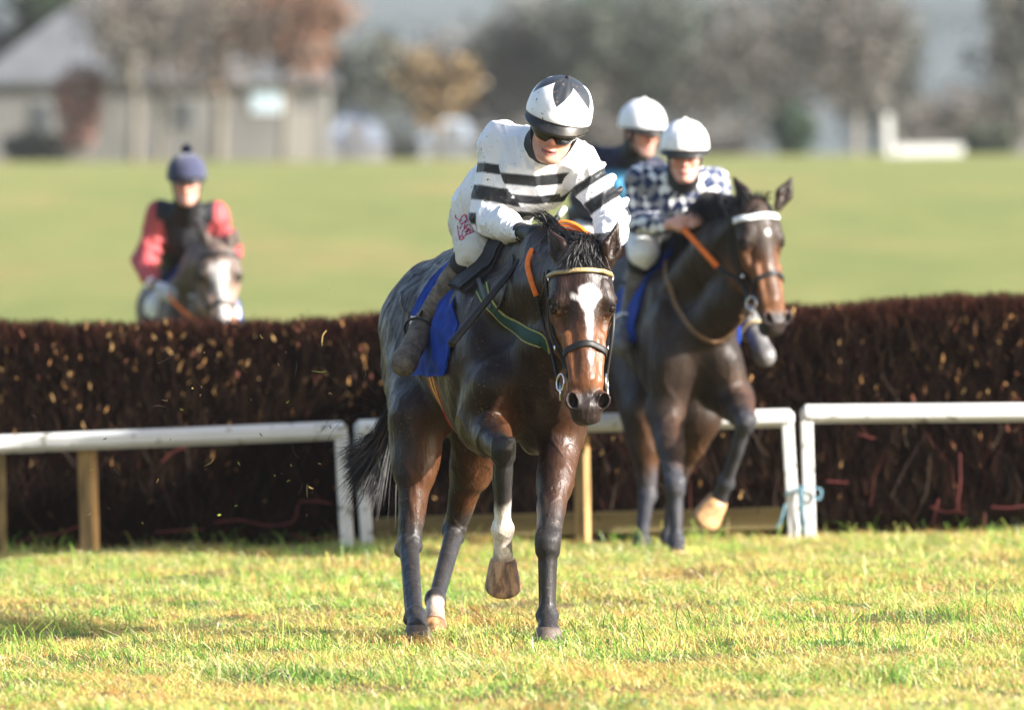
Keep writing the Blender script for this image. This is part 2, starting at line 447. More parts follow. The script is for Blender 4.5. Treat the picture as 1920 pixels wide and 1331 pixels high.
obj('packed_core', V, Q, None, surf('dark packed brush', (.004, .0028, .0022), .95, .1, var=.5, vscale=25, bmp=1, bscale=60, bdist=.03), fence)
def sticks(name, n, seed, xf, zf, yf, ln, wd, tilt, cols, parent, mat, up=1.0):
    rs = np.random.RandomState(seed)
    x = xf(rs, n); z = zf(rs, n, x); y = yf(rs, n, x, z); P = np.stack([x, y, z], 1)
    d = np.stack([rs.normal(0, tilt, n), rs.normal(0, tilt*.7, n) - tilt*.3, np.full(n, up)], 1); d /= np.linalg.norm(d, axis=1)[:, None]
    L = rs.uniform(*ln, n)[:, None]; w_ = rs.uniform(*wd, n)[:, None]
    a = rs.uniform(-.9, .9, n); sd_ = np.stack([np.cos(a), np.sin(a), 0*a], 1)*w_/2
    bend = rs.normal(0, .12, (n, 3))*L*[1, .5, 0]
    M_ = P + d*L*.5 + bend; E = P + d*L
    V = np.stack([P - sd_, P + sd_, M_ + sd_*.9, M_ - sd_*.9, E + sd_*.5, E - sd_*.5], 1).reshape(-1, 3)
    q = np.arange(n)[:, None]*6; Q = np.vstack([q + [0, 1, 2, 3], q + [3, 2, 4, 5]])
    c = np.asarray(cols)[rs.randint(0, len(cols), n)]*rs.uniform(.6, 1.4, (n, 1))
    return obj(name, V, Q, None, mat, parent, False, np.repeat(c, 6, 0))
M_twig = surf('birch twigs', rough=.85, spec=.04, var=.2, vscale=8, attr=True)
ux = lambda rs, n: rs.uniform(X0, X1, n)
face = lambda rs, n, x, z: FY + .03 - np.abs(rs.normal(0, .035, n))
dk = [(.006, .003, .0022), (.009, .0045, .0033), (.014, .0075, .0045), (.003, .002, .0018), (.010, .0045, .0038), (.026, .014, .007)]
o_ = sticks('twigs', 80000, 32, ux, lambda rs, n, x: ground_z(x, FY) + rs.uniform(-.05, 1.12, n), face, (.05, .17), (.003, .008), .34, dk, fence, M_twig); tag(o_, kind='stuff')
o_ = sticks('top_twigs', 60000, 33, ux, lambda rs, n, x: fence_top(x) - .10 - np.abs(rs.normal(0, .06, n)), lambda rs, n, x, z: FY - .03 + .62*rs.uniform(0, 1, n)**1.6, (.03, .08), (.0025, .006), .45,
       [(.030, .010, .008), (.020, .007, .006), (.045, .016, .010), (.013, .005, .005), (.065, .026, .014)], fence, M_twig); tag(o_, kind='stuff')
clump = lambda x, z: wav(np.stack([x, z*.6, 0*x], 1), 6, 5)
o_ = sticks('cut_ends', 2300, 34, ux, lambda rs, n, x: ground_z(x, FY) + .15 + rs.beta(2.4, 1.3, n)*1.08, lambda rs, n, x, z: FY - .06 - rs.uniform(0, .04, n) + .08*(clump(x, z) < rs.uniform(-.7, .9, n)), (.014, .050), (.006, .014), .5,
       [(.20, .105, .04), (.13, .065, .028), (.29, .18, .075), (.08, .04, .02), (.12, .045, .03), (.05, .028, .018)], fence, M_twig); tag(o_, kind='stuff')
o_ = sticks('loose_twigs', 500, 35, ux, lambda rs, n, x: ground_z(x, FY) + rs.uniform(.0, .6, n), lambda rs, n, x, z: FY - .06 - rs.uniform(0, .05, n), (.15, .45), (.004, .008), .9,
       [(.03, .02, .016), (.035, .011, .009), (.045, .034, .025)], fence, M_twig); tag(o_, kind='stuff')

M_rail = surf('white painted timber', (.53, .53, .52), .6, .3, var=.12, vscale=6, bmp=.35, bscale=30, bdist=.004, mud=.5, mudscale=16, mudcol=(.22, .21, .17), stretch=(.25, 1, 1))
M_stake = surf('raw sawn timber', (.34, .21, .085), .75, .25, var=.5, vscale=14, bmp=.5, bscale=40, bdist=.004, stretch=(1, 1, .2))
M_board = surf('weathered board', (.13, .10, .045), .8, .2, var=.4, vscale=8, bmp=.5, bscale=30, bdist=.005, stretch=(.2, 1, 1))
RY = 50.5
def rail_thing(label, a, b, posts, stakes):
    A, B = at(*a, RY), at(*b, RY)
    t = thing('guard_rail', label, 'rail', (A[0]*.5 + B[0]*.5, RY, float(ground_z((A[0]+B[0])/2, RY))), 'white guard rails before the birch fence')
    mb = MB(); mb.beam(A, B, 0.085, .096, bev=.028); mb.build('rail', M_rail, t, False)
    for (p, q, w_) in posts:
        P, Q_ = at(*p, RY + .005), at(*q, RY + .005); Q_[2] = float(ground_z(Q_[0], RY)) - .1
        mb = MB(); mb.beam(P, Q_, w_, .062, up=(0, 1, 0), bev=.006); mb.build('post', M_rail, t, False)
    for (p, q, w_, m_) in stakes:
        P, Q_ = at(*p, RY + .06), at(*q, RY + .06); Q_[2] = float(ground_z(Q_[0], RY)) - .1
        mb = MB(); mb.beam(P, Q_, w_, .07, up=(.5, 1, 0), bev=.005); mb.build('stake', m_, t, False)
    return t
rail_thing('left white guard rail on a pale timber stake, at the foot of the fence', (-300, 845), (651, 806), [((640, 815), (653, 1045), .072)], [((163, 835), (170, 1050), .085, M_stake), ((-6, 840), (-2, 1050), .07, M_board)])
rail_thing('middle white guard rail behind the two leading horses', (664, 804), (1489, 783), [((676, 812), (691, 1042), .066), ((1476, 792), (1492, 1012), .062)], [((1090, 815), (1094, 1045), .066, M_stake)])
rail_thing('right white guard rail tied with blue twine', (1501, 776), (2260, 770), [((1512, 785), (1520, 1012), .062)], [((1990, 790), (1992, 1012), .07, M_stake)])
gb = thing('ground_board', 'weathered timber board lying along the foot of the birch fence', 'board', at(1080, 985, FY - .12))
mb = MB(); A, B = at(700, 992, FY - .12), at(1466, 972, FY - .12); mb.beam(A, B, .05, .125, bev=.01); mb.build('plank', M_board, gb, False)
M_bl = surf('blue twine', (.13, .26, .33), .6, .3, var=.2)
tw = thing('baler_twine', 'pale blue baler twine tied round two white rail posts', 'twine', at(1505, 935, RY - .05))
st_ = []
st_.append(MB().tube(spline([at(1470, 928, RY - .04), at(1486, 920, RY - .05), at(1505, 912, RY - .05), at(1530, 915, RY - .05), at(1540, 920, RY - .05), at(1536, 936, RY - .05), at(1524, 930, RY - .05)], 30), .0055, 6))
st_.append(MB().tube(spline([at(1506, 914, RY - .05), at(1502, 945, RY - .05), at(1510, 985, RY - .05)], 12), .0055, 6)); st_.append(MB().tube(spline([at(1498, 912, RY - .05), at(1505, 960, RY - .05), at(1500, 1000, RY - .04)], 12), .005, 6))
st_.append(MB().tube(spline([at(1472, 945, RY - .05), at(1464, 975, RY - .05), at(1456, 990, RY - .05)], 12), .006, 6)); [q_.build('strand', M_bl, tw) for q_ in st_]
M_rd = surf('red twine', (.095, .018, .015), .7, .3, var=.4)
for lab, cx, paths in (('red twine tangled along the left foot of the birch fence', 300, [((-10, 1050), (40, 1015), (75, 1005), (110, 1000), (150, 985)), ((40, 1018), (20, 1040), (0, 1052)), ((128, 1052), (150, 1010), (152, 960), (146, 900)), ((290, 998), (330, 995), (384, 992)), ((400, 980), (450, 975), (500, 985), (548, 978), (560, 945)), ((545, 1000), (575, 1010), (640, 1005)), ((560, 940), (600, 940), (620, 945)), ((300, 870), (320, 850), (345, 838))]),
                       ('red twine strung along the right foot of the birch fence', 1780, [((1745, 950), (1775, 960), (1800, 955)), ((1800, 850), (1800, 905), (1796, 955), (1812, 962)), ((1858, 950), (1890, 952), (1925, 948)), ((1828, 998), (1845, 985), (1846, 960)), ((1748, 985), (1755, 955), (1760, 935)), ((1548, 902), (1590, 905)), ((1610, 815), (1640, 822))])):
    t = thing('baler_twine', lab, 'twine', at(cx, 1000, FY - .1))
    for p in paths: MB().tube(spline([at(x, y, FY - .10) for x, y in p], 24), .0055, 5).build('strand', M_rd, t)

# ------------------------------------------------------------------ far side: house, trees, hill
HY = 335.0
def gz(x, y): return float(ground_z(x, y))
house = thing('house', 'large grey hip-roofed house with pale walls beyond the field', 'house', (at(300, 300, HY)[0], HY, gz(at(300, 300, HY)[0], HY)))
zb = gz(at(300, 300, HY)[0], HY) - .1
hx0, hx1 = at(-30, 0, HY)[0], at(612, 0, HY)[0]; ez = at(0, 148, HY)[2]; rz = at(0, -60, HY)[2]
mb = MB(); mb.box(((hx0+hx1)/2, HY + 4, (zb+ez)/2), (hx1-hx0, 8, ez - zb)); mb.build('wall', surf('rendered wall', (.125, .122, .115), .85, .2, var=.18, vscale=.4), house, False)
ox = .35; V = [(hx0-ox, HY - .4, ez), (hx1+ox, HY - .4, ez), (hx1+ox, HY + 8.4, ez), (hx0-ox, HY + 8.4, ez), (hx0 + 4.4, HY + 4, rz), (hx1 - 3.6, HY + 4, rz)]
V += [(x, y, z - .22) for x, y, z in V[:4]]
obj('roof', V, [[0, 1, 5, 4], [2, 3, 4, 5], [0, 6, 7, 1], [1, 7, 8, 2], [2, 8, 9, 3], [3, 9, 6, 0], [9, 8, 7, 6]], [[1, 2, 5], [3, 0, 4]], surf('slate roof', (.098, .102, .11), .55, .4, var=.15, vscale=1.2), house, False)
M_dark = surf('dark glass', (.05, .055, .06), .2, .4)
M_glass = surf('window glass', (.35, .45, .52), .08, .8, var=.05)
for (x0_, x1_, y0_, y1_), gm_ in (((470, 528, 165, 212), M_glass), ((60, 100, 190, 250), M_dark), ((330, 368, 185, 245), M_dark)):
    A, B = at(x0_, y1_, HY - .03), at(x1_, y0_, HY - .03); mb = MB(); mb.box(((A[0]+B[0])/2, HY - .03, (A[2]+B[2])/2), (B[0]-A[0], .1, B[2]-A[2])); fw_ = mb.build('window', surf('white window frame', (.7, .7, .7) if gm_ is M_glass else (.25, .25, .24), .5), house, False)
    mb = MB(); mb.box(((A[0]+B[0])/2, HY - .07, (A[2]+B[2])/2), (B[0]-A[0] - .12, .06, B[2]-A[2] - .12)); mb.build('pane', gm_, fw_, False)
mb = MB(); A = at(565, 300, HY); mb.box((A[0], HY - .05, zb + 1.05), (.9, .12, 2.1)); mb.build('door', surf('brown door', (.20, .19, .17), .5), house, False)
def shed(name, label, cat, x0_, x1_, yb, ye, yr, Y, wall, roof, ridge='x'):
    A, B = at(x0_, yb, Y), at(x1_, ye, Y); c = ((A[0]+B[0])/2, Y); g = gz(*c) - .1; t = thing(name, label, cat, (*c, g)); r_ = at(0, yr, Y)[2]; w_ = B[0] - A[0]; dp = 4.0
    mb = MB(); mb.box((c[0], Y + dp/2, (g + B[2])/2), (w_, dp, B[2] - g)); mb.build('wall', surf('shed wall', wall, .8, .2, var=.1, vscale=.5), t, False)
    o = .15; V = [(A[0]-o, Y-o, B[2]), (B[0]+o, Y-o, B[2]), (B[0]+o, Y+dp+o, B[2]), (A[0]-o, Y+dp+o, B[2]), (A[0] + w_*.3, Y+dp/2, r_), (B[0] - w_*.3, Y+dp/2, r_)]
    obj('roof', V, [[0, 1, 5, 4], [2, 3, 4, 5], [3, 2, 1, 0]], [[1, 2, 5], [3, 0, 4]], surf('shed roof', roof, .45, .4, var=.1, vscale=1), t, False)
    mb = MB(); mb.box((c[0], Y - .03, g + .9), (.8, .1, 1.8)); mb.build('door', surf('shed door', [v*.6 for v in wall], .6), t, False)
shed('outbuilding', 'low outbuilding with blue-grey roof beside the house', 'building', 612, 722, 300, 268, 210, 350, (.20, .20, .215), (.19, .215, .26))
shed('bungalow', 'small white bungalow among the bare trees', 'house', 788, 905, 300, 262, 222, 360, (.20, .21, .225), (.26, .295, .33))
M_marker = surf('weathered white paint', (.55, .55, .54), .7)
gp = thing('course_marker', 'white post and low rail standing on the far edge of the field', 'marker', (at(1665, 300, 280)[0], 280, gz(at(1665, 300, 280)[0], 280)))
mb = MB(); A = at(1665, 216, 280); B = at(1667, 305, 280); mb.beam(A, B, .36, .2); mb.build('post', M_marker, gp, False)
mb = MB(); mb.beam(at(1680, 283, 280), at(1806, 281, 280), .2, .30); mb.build('rail', M_marker, gp, False)

M_bark = surf('grey bark', (.13, .12, .10), .9, .15, var=.3, vscale=4)
M_bark_pale = surf('pale birch bark', (.17, .16, .145), .8, .2, var=.3, vscale=3)
M_leaf = surf('foliage and twigs', rough=.8, spec=.15, var=.25, vscale=.8, attr=True)
def tree(px, Y, cy, rw, rh, label, cols, n=2600, bark=None, trunk=.2, leaf=(.14, .52), seed=0, kind='tree', stick=.16):
    """cy, rw, rh: crown centre row and half sizes in photo pixels at that distance"""
    n = int(n*1.6); rs = np.random.RandomState(seed + abs(int(px))); x = at(px, 0, Y)[0]; g = gz(x, Y) - .1; k = Y/FPX; cz = at(0, cy, Y)[2]; a, h = rw*k, rh*k
    t = thing(kind, label, 'shrub' if kind == 'shrub' else 'tree', (x, Y, g), None)
    mb = MB(); top = cz + h*.55
    if kind == 'tree':
        mb.tube(spline([(x, Y, g), (x + a*.04, Y, g + (top-g)*.35), (x - a*.05, Y + .1, g + (top-g)*.7), (x, Y, top)], 14), np.linspace(trunk, trunk*.18, 14), 8)
    tips = []
    for i in range(30):
        z0 = g + (top - g)*rs.uniform(.30, .95) if kind == 'tree' else g; d = nz(rs.normal(size=3)*[1, 1, .5] + [0, 0, .35]); e = np.array([x, Y, cz]) + d*np.array([a, a, h])*rs.uniform(.6, 1.0)
        s_ = np.array([x, Y, z0]); mb.tube(spline([s_, s_*.55 + e*.45 + np.array([0, 0, .25*h*rs.uniform(-.2, .6)]), e], 6), np.linspace(trunk*.35, trunk*.07, 6), 5, cap=False); tips += [s_*.5 + e*.5, e, s_*.25 + e*.75]
    mb.build('trunk', bark or M_bark, t)
    cl = np.array(tips)[rs.randint(0, len(tips), n)] + rs.normal(size=(n, 3))*np.array([a, a, h])*.15
    q = cl - [x, Y, cz]; dd = q/(np.linalg.norm(q, axis=1)[:, None] + 1e-6) + rs.normal(size=(n, 3))*.7 + [0, 0, .3]; dd /= np.linalg.norm(dd, axis=1)[:, None]
    L = rs.uniform(*leaf, n)[:, None]; w_ = L*rs.uniform(stick*.6, stick*1.6, (n, 1)); sd_ = np.cross(dd, rs.normal(size=(n, 3))); sd_ /= np.linalg.norm(sd_, axis=1)[:, None]
    V = np.stack([cl, cl + dd*L*.5 + sd_*w_, cl + dd*L, cl + dd*L*.5 - sd_*w_], 1).reshape(-1, 3); Q = np.arange(n)[:, None]*4 + np.arange(4)
    c = np.asarray(cols)[rs.randint(0, len(cols), n)]*rs.uniform(.7, 1.3, (n, 1)); obj('crown', V, Q, None, M_leaf, t, False, np.repeat(c, 4, 0))
    return t
br = [(.125, .112, .10), (.105, .098, .088), (.145, .13, .115)]; gg = [(.085, .095, .082), (.10, .106, .092), (.075, .086, .075)]; orr = [(.22, .11, .065), (.19, .11, .075), (.16, .12, .095)]  # greyed twig and leaf tones, distance haze partly put into the colour
am = [(.22, .145, .06), (.22, .16, .08), (.19, .15, .10)]; rd = [(.22, .11, .09), (.19, .12, .10)]
for px, Y, cy, rw, rh, lab, cols, kw in (
    (250, 322, 60, 120, 150, 'slender bare tree with dark stem before the house roof', br, dict(n=1100, trunk=.22)),
    (408, 324, 70, 120, 150, 'forked bare tree before the middle of the house', br + orr[1:2], dict(n=1200, trunk=.25)),
    (530, 326, 45, 120, 95, 'orange-leaved autumn tree before the house gable', orr, dict(n=3000, trunk=.15)),
    (300, 327, 30, 90, 70, 'rusty red tree top against the slate roof', rd + orr[2:], dict(n=700, trunk=.12)),
    (110, 350, 20, 85, 75, 'dark evergreen rising behind the left end of the house', [(.035, .06, .035), (.05, .075, .04)], dict(n=2200)),
    (25, 352, 120, 70, 140, 'grey bare tree left of the house roof', br, dict(n=1200)),
    (690, 372, 170, 110, 130, 'grey-green leafless tree behind the outbuilding', gg, dict(n=3000)),
    (815, 352, 160, 70, 62, 'small amber-leaved tree above the white bungalow', am, dict(n=1700, trunk=.12)),
    (880, 385, 190, 130, 140, 'broad brown bare tree right of the amber tree', br, dict(n=3200)),
    (1010, 380, 150, 150, 180, 'tall bare tree behind the leading rider', br + gg, dict(n=3600)),
    (1160, 376, 60, 150, 110, 'dark green-crowned tall tree behind the white helmets', gg + [(.05, .075, .05)], dict(n=3400)),
    (1180, 390, 200, 160, 140, 'brown bare tree below the dark green crown', br, dict(n=3200)),
    (1330, 384, 140, 150, 190, 'large grey-brown bare tree right of the white helmets', br + gg[:1], dict(n=4000)),
    (1480, 388, 130, 150, 190, 'large bare tree left of the pale birch stem', br + gg, dict(n=4000)),
    (1602, 372, 90, 110, 170, 'bare birch with a tall pale stem', br, dict(n=2600, bark=M_bark_pale, trunk=.24)),
    (1660, 392, 170, 90, 180, 'grey-green tree beside the gap of distant hill', gg, dict(n=3000)),
    (1760, 400, 250, 90, 70, 'low brown tree under the gap of distant hill', br, dict(n=2200)),
    (1895, 380, 90, 80, 190, 'dark bare tree at the right end of the tree belt', gg + br, dict(n=3000)),
    (-130, 350, 110, 120, 170, 'bare tree beyond the field, nearest to the left gable of the house', br, dict(n=1200)),
    (-420, 372, 130, 150, 170, 'tall brown bare tree beyond the field, far to the left of the house', br, dict(n=1600)),
    (-740, 380, 130, 160, 180, 'grey-green bare tree at the left end of the tree belt', gg, dict(n=1600)),
    (2080, 382, 130, 140, 180, 'grey-brown bare tree standing apart beyond the dark tree on the right', br, dict(n=1600)),
    (2320, 386, 130, 150, 180, 'grey-green bare tree at the right end of the tree belt', gg, dict(n=1600)),
    (1850, 404, 240, 110, 80, 'brown thicket tree right of the white marker post', br, dict(n=2200))):
    tree(px, Y, cy, rw, rh, lab, cols, **kw)
for px, Y, cy, rw, rh, lab, cols in ((1487, 350, 245, 34, 52, 'dark green shrub below the bare trees', [(.035, .065, .04), (.05, .08, .045)]), (1852, 345, 266, 45, 32, 'dark shrub at the far right field edge', [(.045, .065, .04), (.06, .07, .05)]),
    (150, 324, 175, 45, 50, 'red-leaved shrub against the left house wall', rd), (70, 326, 275, 60, 30, 'grey shrub at the foot of the left house wall', gg), (960, 350, 270, 90, 35, 'brown shrub behind the leading rider', br), (1100, 348, 262, 90, 42, 'brown shrub behind the white helmets', br), (1330, 352, 265, 110, 40, 'low brown thicket beneath the bare trees', br), (1740, 352, 280, 70, 26, 'low brown shrub behind the white marker rail', br), (740, 366, 270, 60, 34, 'grey shrub between outbuilding and bungalow', gg)):
    tree(px, Y, cy, rw, rh, lab, cols, n=1300, kind='shrub', trunk=.06, leaf=(.1, .3), stick=.3)
# hill beyond
_xs = np.linspace(-260, 260, 90); _ys = np.linspace(520, 1700, 60)
def hillz(X, Y): return ground_z(X, 520.0) - 6 + 62*smooth(520, 1650, Y)*(1 + .12*np.sin(X*.02 + 1) + .05*np.sin(X*.06 + Y*.01))
V, Q = grid_sheet(_xs, _ys, hillz)
tag(obj('hill', V, Q, None, surf('haze-tinted hillside', (.085, .10, .102), .95, .1, var=.35, vscale=.02)), kind='structure')  # blue-grey base colour stands in for distance haze; the volume is thin
HAZE = 0.00010
hz = MB(); hz.box((0, 620, 35), (720, 1280, 76)); ho = hz.build('haze', None, None, False)
mh = bpy.data.materials.new('haze'); mh.use_nodes = True; nth = mh.node_tree; nth.nodes.remove(nth.nodes['Principled BSDF'])
pv_ = N(nth, 'ShaderNodeVolumePrincipled'); pv_.inputs['Density'].default_value = HAZE; pv_.inputs['Color'].default_value = (.93, .95, 1, 1); pv_.inputs['Anisotropy'].default_value = .1
nth.links.new(pv_.outputs[0], nth.nodes['Material Output'].inputs['Volume']); ho.data.materials.append(mh); tag(ho, kind='stuff')
# ------------------------------------------------------------------ horses
def hoof(mb, co, axis, fwd, size=1.0, col=(1, 1, 1)):
    """hoof capsule: co centre of the coronet, axis towards the sole, fwd towards the toe"""
    a = nz(axis); f = nz(np.asarray(fwd) - (np.asarray(fwd) @ a)*a); l = np.cross(a, f)
    n = 28; th = np.linspace(0, 2*np.pi, n, endpoint=False); rings = []
    for r, h, sh_ in ((.030, -.018, -.004), (.046, -.008, 0), (.0515, .004, .002), (.0535, .014, .005), (.060, .045, .016), (.0665, .075, .028), (.0675, .082, .031), (.064, .088, .031), (.035, .080, .025), (.0, .079, .02)):
        c, s_ = np.cos(th), np.sin(th)
        hh = h*(1 + 0.28*c) if h > 0 else h + 0.012*(c - 0.2)*0 + 0
        rr = r*(1 + 0.05*c - 0.04*np.maximum(-c, 0)**3)
        rings.append(np.asarray(co) + size*(a*np.asarray(hh + 0*c)[:, None] + f*(sh_ + rr*c)[:, None] + l*(rr*s_*1.0)[:, None]))
    V = np.concatenate(rings); Q = []
    for k in range(len(rings)-1):
        for j in range(n):
            j2 = (j+1) % n; Q.append([k*n+j, (k+1)*n+j, (k+1)*n+j2, k*n+j2])
    mb.add(V, Q, None, col)

def sd_fore(S, L, g):
    sh, el, kn, fe, co, fwd = L['sh'], L['el'], L['kn'], L['fe'], L['co'], nz(L['fwd'])
    d = kn - el
    lat = nz(np.cross(fwd, d))
    S.cone(sh, el, .095*g, .095*g, .10)
    S.cone(el, el + .5*d, .088*g, .070*g, .06); S.cone(el + .45*d, kn, .068*g, .046*g, .03)
    S.cone(el + .05*d + fwd*.035, el + .62*d + fwd*.022, .056*g, .038*g, .010)
    S.cone(el + .02*d - fwd*.045, el + .55*d - fwd*.02, .055*g, .03*g, .02)
    S.cone(el + .05*d + lat*.04, el + .6*d + lat*.02, .046*g, .028*g, .008)
    S.cone(el + .08*d - lat*.05, el + .6*d - lat*.022, .042*g, .026*g, .008)
    c = nz(fe - kn)
    f2 = nz(fwd - (fwd @ c)*c); l2 = np.cross(f2, c)
    M = np.array([f2, l2, c]).T
    S.ell(kn + f2*.004, (.046*g, .050*g, .060*g), M, .02)
    S.ell(kn + f2*.028 - c*.012, (.022*g, .036*g, .022*g), M, .012); S.ell(kn + f2*.026 + c*.026, (.022*g, .034*g, .020*g), M, .012)
    S.ell(kn - f2*.045 - c*.0, (.020*g, .024*g, .032*g), M, .02)
    for s_ in (-1, 1): S.ell(kn + l2*s_*.036 + c*.034, (.022*g, .014*g, .020*g), M, .012); S.ell(kn + l2*s_*.038 - c*.030, (.024*g, .014*g, .026*g), M, .012)
    S.cone(kn + c*.03, fe, .034*g, .0265*g, .022)
    S.cone(kn - f2*.036 + c*.05, fe - f2*.038, .020*g, .021*g, .006)
    for s_ in (-1, 1): S.cone(kn + l2*s_*.029 - f2*.012 + c*.04, fe + l2*s_*.024 - f2*.014, .012*g, .0095*g, .005)
    S.ell(fe, (.041*g, .044*g, .047*g), M, .02)
    for s_ in (-1, 1): S.ell(fe - f2*.032 + l2*s_*.024 + c*.004, (.022*g, .017*g, .030*g), M, .006); S.ell(fe + l2*s_*.036, (.018*g, .012*g, .018*g), M, .006)
    S.cone(fe, co, .034*g, .042*g, .02)
    S.ell(co, (.046*g, .048*g, .02*g), rot_to(fwd, nz(co-fe)), .012)

def sd_hind(S, L, g):
    hip, st, ho, fe, co, fwd = L['hip'], L['st'], L['ho'], L['fe'], L['co'], nz(L['fwd'])
    but = L['but']
    d = ho - st; c = nz(fe - ho)
    f1 = nz(fwd - (fwd @ nz(d))*nz(d)); l1 = np.cross(f1, nz(d))
    S.cone(hip, st, .19*g, .115*g, .10)
    S.cone(but, st + .35*d - f1*.03, .13*g, .085*g, .09)
    S.cone(st, st + .45*d, .105*g, .080*g, .06); S.cone(st + .4*d, ho, .074*g, .044*g, .03)
    S.cone(st + .1*d + f1*.03, st + .6*d + f1*.015, .06*g, .038*g, .02)
    S.cone(st + .15*d + l1*.035, st + .6*d + l1*.012, .055*g, .034*g, .02)
    f2 = nz(fwd - (fwd @ c)*c); l2 = np.cross(f2, c); M = np.array([f2, l2, c]).T
    pt = ho - f2*.060 - c*.035
    S.cone(st + .45*d - f1*.055, pt, .030*g, .020*g, .012)
    S.ell(ho, (.052*g, .044*g, .062*g), M, .02)
    S.ell(pt, (.025*g, .024*g, .035*g), M, .022)
    S.cone(pt, ho + c*.10 - f2*.03, .022*g, .02*g, .018)
    for s_ in (-1, 1): S.ell(ho + l2*s_*.036 + c*.018 + f2*.01, (.026*g, .015*g, .026*g), M, .006); S.ell(ho + l2*s_*.034 - c*.03 + f2*.012, (.022*g, .015*g, .02*g), M, .006)
    S.cone(ho + c*.03, fe, .037*g, .028*g, .025)
    S.cone(ho - f2*.038 + c*.06, fe - f2*.039, .020*g, .021*g, .006)
    for s_ in (-1, 1): S.cone(ho + l2*s_*.030 - f2*.012 + c*.05, fe + l2*s_*.025 - f2*.014, .012*g, .0095*g, .005)
    S.ell(fe, (.041*g, .044*g, .047*g), M, .02)
    for s_ in (-1, 1): S.ell(fe - f2*.030 + l2*s_*.019, (.022*g, .02*g, .03*g), M, .012)
    S.cone(fe, co, .034*g, .042*g, .02)
    S.ell(co, (.044*g, .046*g, .02*g), rot_to(fwd, nz(co-fe)), .012)

def sd_head(S, H, ears):
    s_ = H['w']; HL = H['L']; Mx = np.array([H['u'], H['s'], H['n']]).T; P0 = H['poll']
    def P(u, s, n): return P0 + Mx @ np.array([u*HL, s*s_, n*s_])
    def E(u, s, n, r, k, cut=False, tilt=None):
        M = Mx
        if tilt is not None: M = Mx @ np.array(Matrix.Rotation(tilt[1], 3, tilt[0]))
        S.ell(P(u, s, n), np.array(r)*[HL if tilt is None or tilt[0] == 'X' else HL*.5 + s_*.5, s_, s_], M, k*s_, cut)
    def K(a, b, ra, rb, k, cut=False, flat=None): S.cone(P(*a), P(*b), ra*s_, rb*s_, k*s_, cut, None if flat is None else (Mx @ np.array(flat[0]), flat[1]))
    E(.10, 0, -.085, (.13, .088, .085), .04)                # poll, braincase
    E(.20, 0, -.075, (.15, .102, .068), .05)                # forehead
    K((.24, 0, -.095), (.74, 0, -.075), .086, .052, .05, flat=((0, 1, 0), .92))
    K((.22, 0, -.055), (.72, 0, -.030), .050, .034, .03)     # nasal bone
    for q in (-1, 1):
        E(.17, q*.078, -.06, (.10, .030, .05), .03)          # temple
        E(.245, q*.092, -.052, (.055, .036, .034), .025)     # brow over the eye
        E(.31, q*.092, -.085, (.06, .026, .024), .018)       # under the eye
        K((.33, q*.088, -.085), (.56, q*.056, -.075), .020, .012, .016)  # facial crest
        E(.30, q*.066, -.175, (.155, .034, .105), .03, tilt=('Y', .12))   # cheek
        K((.36, q*.045, -.24), (.68, q*.026, -.155), .034, .024, .03)   # jaw bone
        E(.275, q*.120, -.040, (.034, .026, .019), .010, True)   # socket
        K((.238, q*.080, -.030), (.268, q*.108, -.036), .014, .010, .012); K((.312, q*.086, -.050), (.300, q*.112, -.056), .010, .008, .012)   # upper lid
        K((.46, q*.062, -.045), (.74, q*.046, -.04), .018, .016, .02)
    E(.80, 0, -.072, (.12, .060, .055), .04)                # muzzle
    E(.905, 0, -.060, (.065, .062, .050), .03)
    E(.965, 0, -.075, (.036, .050, .036), .025)             # upper lip
    E(.93, 0, -.128, (.055, .042, .030), .02)               # lower lip
    E(.895, 0, -.150, (.045, .035, .025), .02)              # chin
    for q in (-1, 1):
        E(.865, q*.054, -.032, (.058, .029, .036), .012, tilt=('X', -q*.35))   # nostril wing
        E(.875, q*.058, -.012, (.044, .015, .030), .008, True, tilt=('X', -q*.6))    # nostril
        E(.885, q*.050, -.024, (.026, .012, .02), .006, True)
    K((.955, -.05, -.108), (.955, .05, -.108), .006, .006, .008, True)       # mouth line
    K((.955, -.05, -.108), (.84, -.062, -.118), .005, .004, .006, True)
    K((.955, .05, -.108), (.84, .062, -.118), .005, .004, .006, True)
    H['P'] = P
    for (b, m, t, face) in ears:
        S.cone(b, m, .026*s_, .040*s_, .02, flat=(face, .55)); S.cone(m, t, .040*s_, .008, .012, flat=(face, .55))
        ax = nz(t - b)
        S.ell(b + .52*(t - b) + nz(face)*.028*s_, (np.linalg.norm(t-b)*.40, .020*s_, .022*s_), rot_to(ax, face), .008, True)

